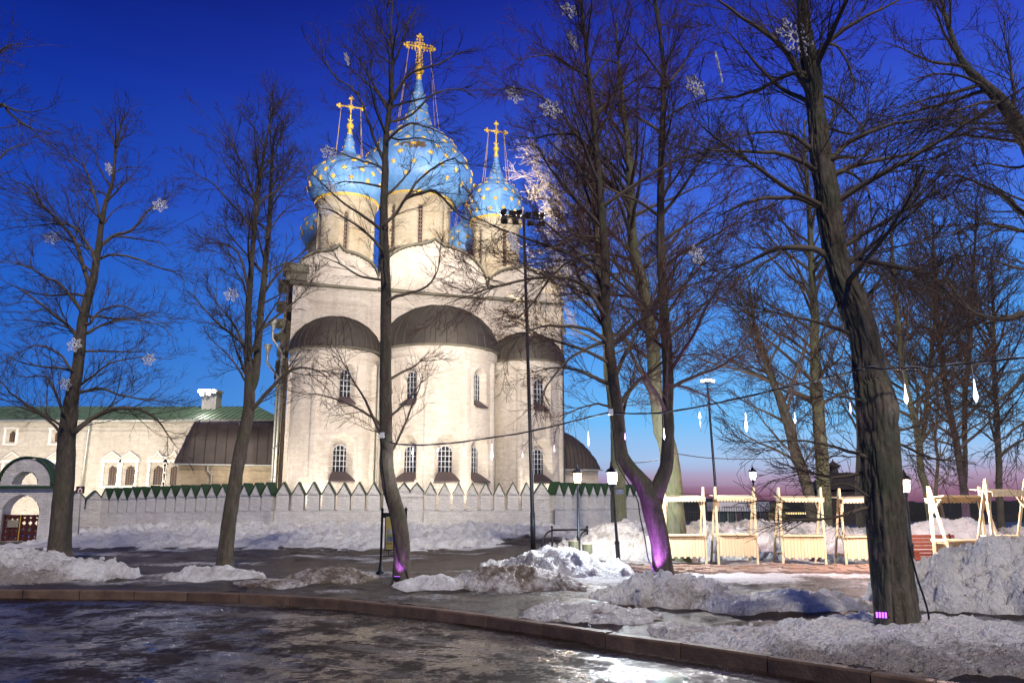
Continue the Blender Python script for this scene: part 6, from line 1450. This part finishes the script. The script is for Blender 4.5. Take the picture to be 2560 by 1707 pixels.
# ------------------------------------------------------------------ snowflake decorations of rope light
def flake_mesh(tube=.022):
    """unit radius outline of a six-armed flake with forked arms"""
    m = MB(); arm = [(.30, .10), (.52, .10), (.66, .26), (.78, .20), (.70, .08), (1.0, .10), (1.0, -.10), (.70, -.08), (.78, -.20), (.66, -.26), (.52, -.10), (.30, -.10)]
    pts = []
    for k in range(6):
        a = math.pi/3*k
        for (r, t) in arm: pts.append((r*math.cos(a)-t*math.sin(a), 0, r*math.sin(a)+t*math.cos(a)))
    pts.append(pts[0]); m.tube(pts, tube*1.5, 5, False); return m.build('snowflake', M['rope'])
_f = flake_mesh(.045); FL = _f.data; bpy.data.objects.remove(_f)
_f = flake_mesh(.026); FL2 = _f.data; bpy.data.objects.remove(_f)
flakes = [(400,513,17,D1,'white snowflake decoration at the upper right tip of the leftmost tree',.2,.3), (130,594,17,D1,'white snowflake decoration in the left half of the leftmost tree crown',.3,.2), (186,862,17,D1-.3,'white snowflake decoration on the trunk of the leftmost tree',.0,.2), (372,898,15,D1,'white snowflake decoration on a lower right branch of the leftmost tree',.1,.1), (163,960,15,D1-.4,'lowest snowflake decoration on the leftmost tree',.9,.1), (273,423,15,D1-.2,'snowflake decoration seen edge-on near the top of the leftmost tree',1.3,.5),
  (578,737,17,D2,'grey snowflake decoration left of the twin stems',.3,.1), (822,382,19,D3,'snowflake decoration left of the centre tree beside the small left dome',.4,.2), (828,470,17,D3+.2,'dark snowflake decoration against the left blue dome',.9,.3), (817,525,17,D3+.2,'dark snowflake decoration against the left drum',.2,.5), (868,148,15,D3,'pale decoration on a high left branch of the centre tree',1.2,.4),
  (1423,27,22,D4,'topmost snowflake decoration in the forked tree',.3,.3), (1432,103,24,D4,'snowflake decoration second from the top in the forked tree, turned sideways',.9,.2), (1286,238,22,D4-.3,'snowflake decoration at the tip of a long left branch of the forked tree',.3,.4), (1377,272,26,D4-.3,'snowflake decoration just right of the one on the branch tip',.2,.2), (1284,607,26,D4-.5,'dark snowflake decoration against the right drum',1.0,.1),
  (1797,168,34,D5+2.5,'blurred snowflake decoration left of the massive trunk, seen edge-on',1.15,.3), (1738,215,30,D4+1,'faint snowflake decoration right of the forked tree top',.4,.6), (1743,640,26,D4-1,'snowflake decoration among twigs between forked tree and massive trunk',.6,.2), (1987,93,50,D5-.35,'large snowflake decoration high on the massive trunk',.35,.1)]
for (px, py, r, Y, lab, ry, rot) in flakes:
    o = bpy.data.objects.new('snowflake', FL2 if r > 40 else FL); C.objects.link(o); p = at(px, py, Y); o.location = p; s = r*(p[1]*cT+(p[2]-EYE)*sT)/F*1.12; o.scale = (s, s, s); o.rotation_euler = (-.15, rot, ry); tag(o, lab, 'decoration', 'snowflake decorations')
# ------------------------------------------------------------------ garland cable with icicle tubes
def surf_Y(px, py, T, Y):      # depth of the near face of a trunk
    Q = T[1][0]; pz = at(px, py, Y)[2]; i = int(np.argmin(np.abs(Q[:, 2]-pz))); return Q[i, 1]-Q[i, 3]
G = [(955,1090,D3-.35),(985,1108,D3-.4),(1040,1112,D3-.45),(1120,1108,D3-.5),(1220,1095,D3-.6),(1320,1079,D3-.7),(1420,1056,D3-.85),(1500,1036,D4-.3),(1528,1032,D4-.35),(1600,1034,D4-.6),(1680,1028,D4-1.2),(1780,1010,D4-2.2),(1880,988,D4-3.2),(1980,965,D4-4.2),(2070,944,D5+.6),(2135,928,D5-.45),(2165,918,D5-.5),(2215,922,D5-.6),(2300,918,D5-.6),(2400,910,D5-.6),(2500,900,D5-.6),(2620,888,D5-.6),(2760,875,D5-.6)]
GP = np.array([at(*g_) for g_ in G]); gd = catmull(GP, 160)
gar = thing('garland_cable', 'black garland cable sagging from the centre tree to the right edge', 'cable', GP[0]); m = MB()
m.tube(gd-GP[0], .018, 6); m.build('cable', M['cable'], gar, True)
h_ = np.arange(160); off = np.stack([.022*np.cos(h_*1.1), .022*np.sin(h_*1.1), .022*np.sin(h_*.7)], 1)
MB().tube(gd-GP[0]+off, .006, 4).build('pale_wire', M['wire'], gar, True)
for (px, py, Y) in ((955,1088,D3-.42), (1527,1030,D4-.45)):
    p = at(px, py, Y)-GP[0]; MB().box(p[0]-.05, p[0]+.05, p[1]-.03, p[1]+.03, p[2]-.06, p[2]+.07).build('junction_box', M['white'], gar)
GXp = np.array([g_[0] for g_ in G]); GYd = np.array([g_[2] for g_ in G]); GPy = np.array([g_[1] for g_ in G])
TUBE = {'w': emit('icicle_white', (.92, .88, 1.0), 4), 'p': emit('icicle_purple', (.80, .42, 1.0), 4)}
nums = ['first', 'second', 'third', 'fourth', 'fifth', 'sixth', 'seventh', 'eighth', 'ninth', 'tenth', 'eleventh', 'twelfth', 'thirteenth', 'fourteenth', 'fifteenth', 'sixteenth', 'seventeenth']
ice_ = [(998,1124,1150,2.2,'w'),(1031,1120,1136,2.6,'w'),(1057,1128,1156,1.8,'w'),(1093,1118,1130,1.8,'w'),(1159,1118,1140,2.2,'w'),(1229,1110,1148,2.8,'w'),(1305,1128,1142,1.8,'p'),(1384,1112,1128,1.8,'p'),(1469,1078,1113,2.6,'w'),(1560,1082,1098,2.2,'p'),(1657,1070,1097,2.8,'w'),(1747,1030,1046,4.2,'w'),(1860,1032,1076,4.6,'w'),(1980,1030,1056,3.2,'w'),(2117,1006,1030,3.2,'p'),(2256,962,1008,6.0,'w'),(2428,950,1003,6.5,'w')]
for i, (px, y0, y1, r, k) in enumerate(ice_):
    Y = float(np.interp(px, GXp, GYd)); yt = float(np.interp(px, GXp, GPy)); a = at(px-(px-1280)*.0, yt, Y); t0, t1 = at(px, y0, Y)[2], at(px, y1, Y)[2]
    root = thing('icicle_light', '%s icicle light tube on the garland counted from the centre tree' % nums[i], 'icicle light', a, 0, 'icicle lights on the garland')
    MB().tube([(0, 0, 0), (.01, 0, t0-a[2])], .006, 5).build('cord', M['wire'], root); rr = r*Y/F*.95
    if k == 'w':
        l = bpy.data.lights.new('icicle_lamp', 'POINT'); l.energy = 7*(r/3) if i < 14 else 1.2; l.color = (.92, .88, 1); l.shadow_soft_size = .03; lo = bpy.data.objects.new('icicle_lamp', l); C.objects.link(lo); lo.parent = root; lo.location = (.01, -.0, t1-a[2]-.10)
    MB().lathe([(.004, t0-a[2]+.02), (rr*.22, t0-a[2]), (rr*.45, t0-a[2]+(t1-t0)*.4), (rr, t0-a[2]+(t1-t0)*.78), (rr*.7, t0-a[2]+(t1-t0)*.92), (rr*.3, t1-a[2]), (.002, t1-a[2]-.02)], 8).xf(lambda q: (q[0]+.01, q[1], q[2])).build('tube', TUBE[k], root, True)
    if y1-y0 < 20 and k == 'w': MB().tube([(.01, 0, t1-a[2]), (.02, 0, t1-a[2]-(t0-t1)*2.0)], .008, 5).build('tail', M['wire'], root)
# other cables
def cable(label, pts, r=.012, mat='cable'):
    P = np.array([at(*p) for p in pts]); o = thing('overhead_cable', label, 'cable', P[0]); MB().tube(catmull(P, 50)-P[0], r, 5).build('strand', M[mat], o, True); return o
cable('thin cable sagging right from the forked tree towards the stalls', [(1672,1128,D4),(1700,1135,D4+1),(1780,1145,D4+3),(1900,1147,D4+5),(2000,1142,D4+7),(2056,1136,D4+9)])
cable('thin cable between the lantern trunk and the forked tree', [(1552,1148,D4),(1590,1156,D4+1.5),(1640,1150,D4+4),(1672,1140,D4+8)])
cable('low cable running past the stall tops', [(1688,1232,27.2),(1760,1236,27.4),(1900,1239,27.6),(2050,1236,28),(2190,1240,28)], .010)
cable('wire in the sky between the two left trees', [(388,594,D1),(440,566,D1-1),(510,528,D2)], .008)
cable('wire crossing the sky right of the centre dome', [(1145,290,D3),(1180,270,D3),(1230,238,D3),(1290,205,D4)], .006)
def trunk_cable(label, T, pts, Y, lift=.03):
    P = []
    for (px, py) in pts: P.append(at(px, py, surf_Y(px, py, T, Y)-lift))
    P = np.array(P); o = thing('trunk_cable', label, 'cable', P[0]); MB().tube(catmull(P, 60)-P[0], .014, 6).build('strand', M['cable'], o, True)
trunk_cable('black cable running down the centre tree to its purple light', T3, [(953,1092),(955,1140),(962,1205),(976,1293),(992,1368),(998,1400),(1015,1428),(1020,1448),(1010,1462)], D3)
trunk_cable('black cable hanging down the left side of the forked tree', T4, [(1528,1036),(1534,1090),(1540,1150),(1560,1190),(1592,1245),(1600,1290),(1612,1345),(1622,1400),(1645,1440),(1664,1462)], D4, .05)
trunk_cable('black cable down the right side of the massive trunk', T5, [(2240,1180),(2250,1260),(2268,1345),(2292,1440),(2312,1500),(2322,1545),(2314,1580)], D5, -.1)
# purple floodlights at the feet of three trees
LED = emit('purple_led', (.50, .12, 1.0), 2.4)
def purple(label, p, tgt, pw, size, face=True, w=.16):
    import mathutils
    root = thing('purple_floodlight', label, 'floodlight', p); d = mathutils.Vector([float(v) for v in tgt])-mathutils.Vector([float(v) for v in p]); root.rotation_euler = d.to_track_quat('-Z', 'Y').to_euler()
    MB().box(-w, w, -w*.6, w*.6, 0, .07).build('housing', M['iron'], root)
    for k in range(4): MB().box(-w*.85+k*w*.45, -w*.85+k*w*.45+w*.3, -w*.45, w*.45, -.012, -.002).build('led_bar', LED, root)
    MB().tube([(-w-.02, 0, .03), (-w-.02, 0, .14), (w+.02, 0, .14), (w+.02, 0, .03)], .01, 4).build('bracket', M['iron'], root)
    dd = np.array(tgt)-np.array(p); dd = dd/np.linalg.norm(dd); spot('purple_beam', np.array(p)+dd*.05, tgt, pw, size, .6, (.55, .16, 1.0), .05)
b3 = T3[1][0][2]; p3 = np.array([b3[0]-.06, b3[1]-.36, 0]); p3[2] = snow_z(p3[0], p3[1])+.10
purple('small purple floodlight at the foot of the centre tree', p3, b3[:3]+np.array([0, -.12, .75]), 30, 90, w=.08)
b4 = T4[1][0][3]; p4 = np.array([b4[0]-.30, b4[1]-.50, 0]); p4[2] = snow_z(p4[0], p4[1])+.08
purple('purple floodlight at the foot of the forked tree', p4, b4[:3]+np.array([-.08, -.05, 1.2]), 480, 58, w=.12)
p5 = hit(2186, 1560); p5 = p5+np.array([0, -.25, .16])
purple('bright purple floodlight lying on the snow beside the massive trunk', p5, p5+np.array([-1.2, -2.4, .75]), 6, 90, w=.085)
p8 = at(2405, 1330, 31.2); p8[2] = .3
purple('purple floodlight at the foot of the twin stems behind the right stalls', p8, at(2412, 1230, 32), 160, 60)
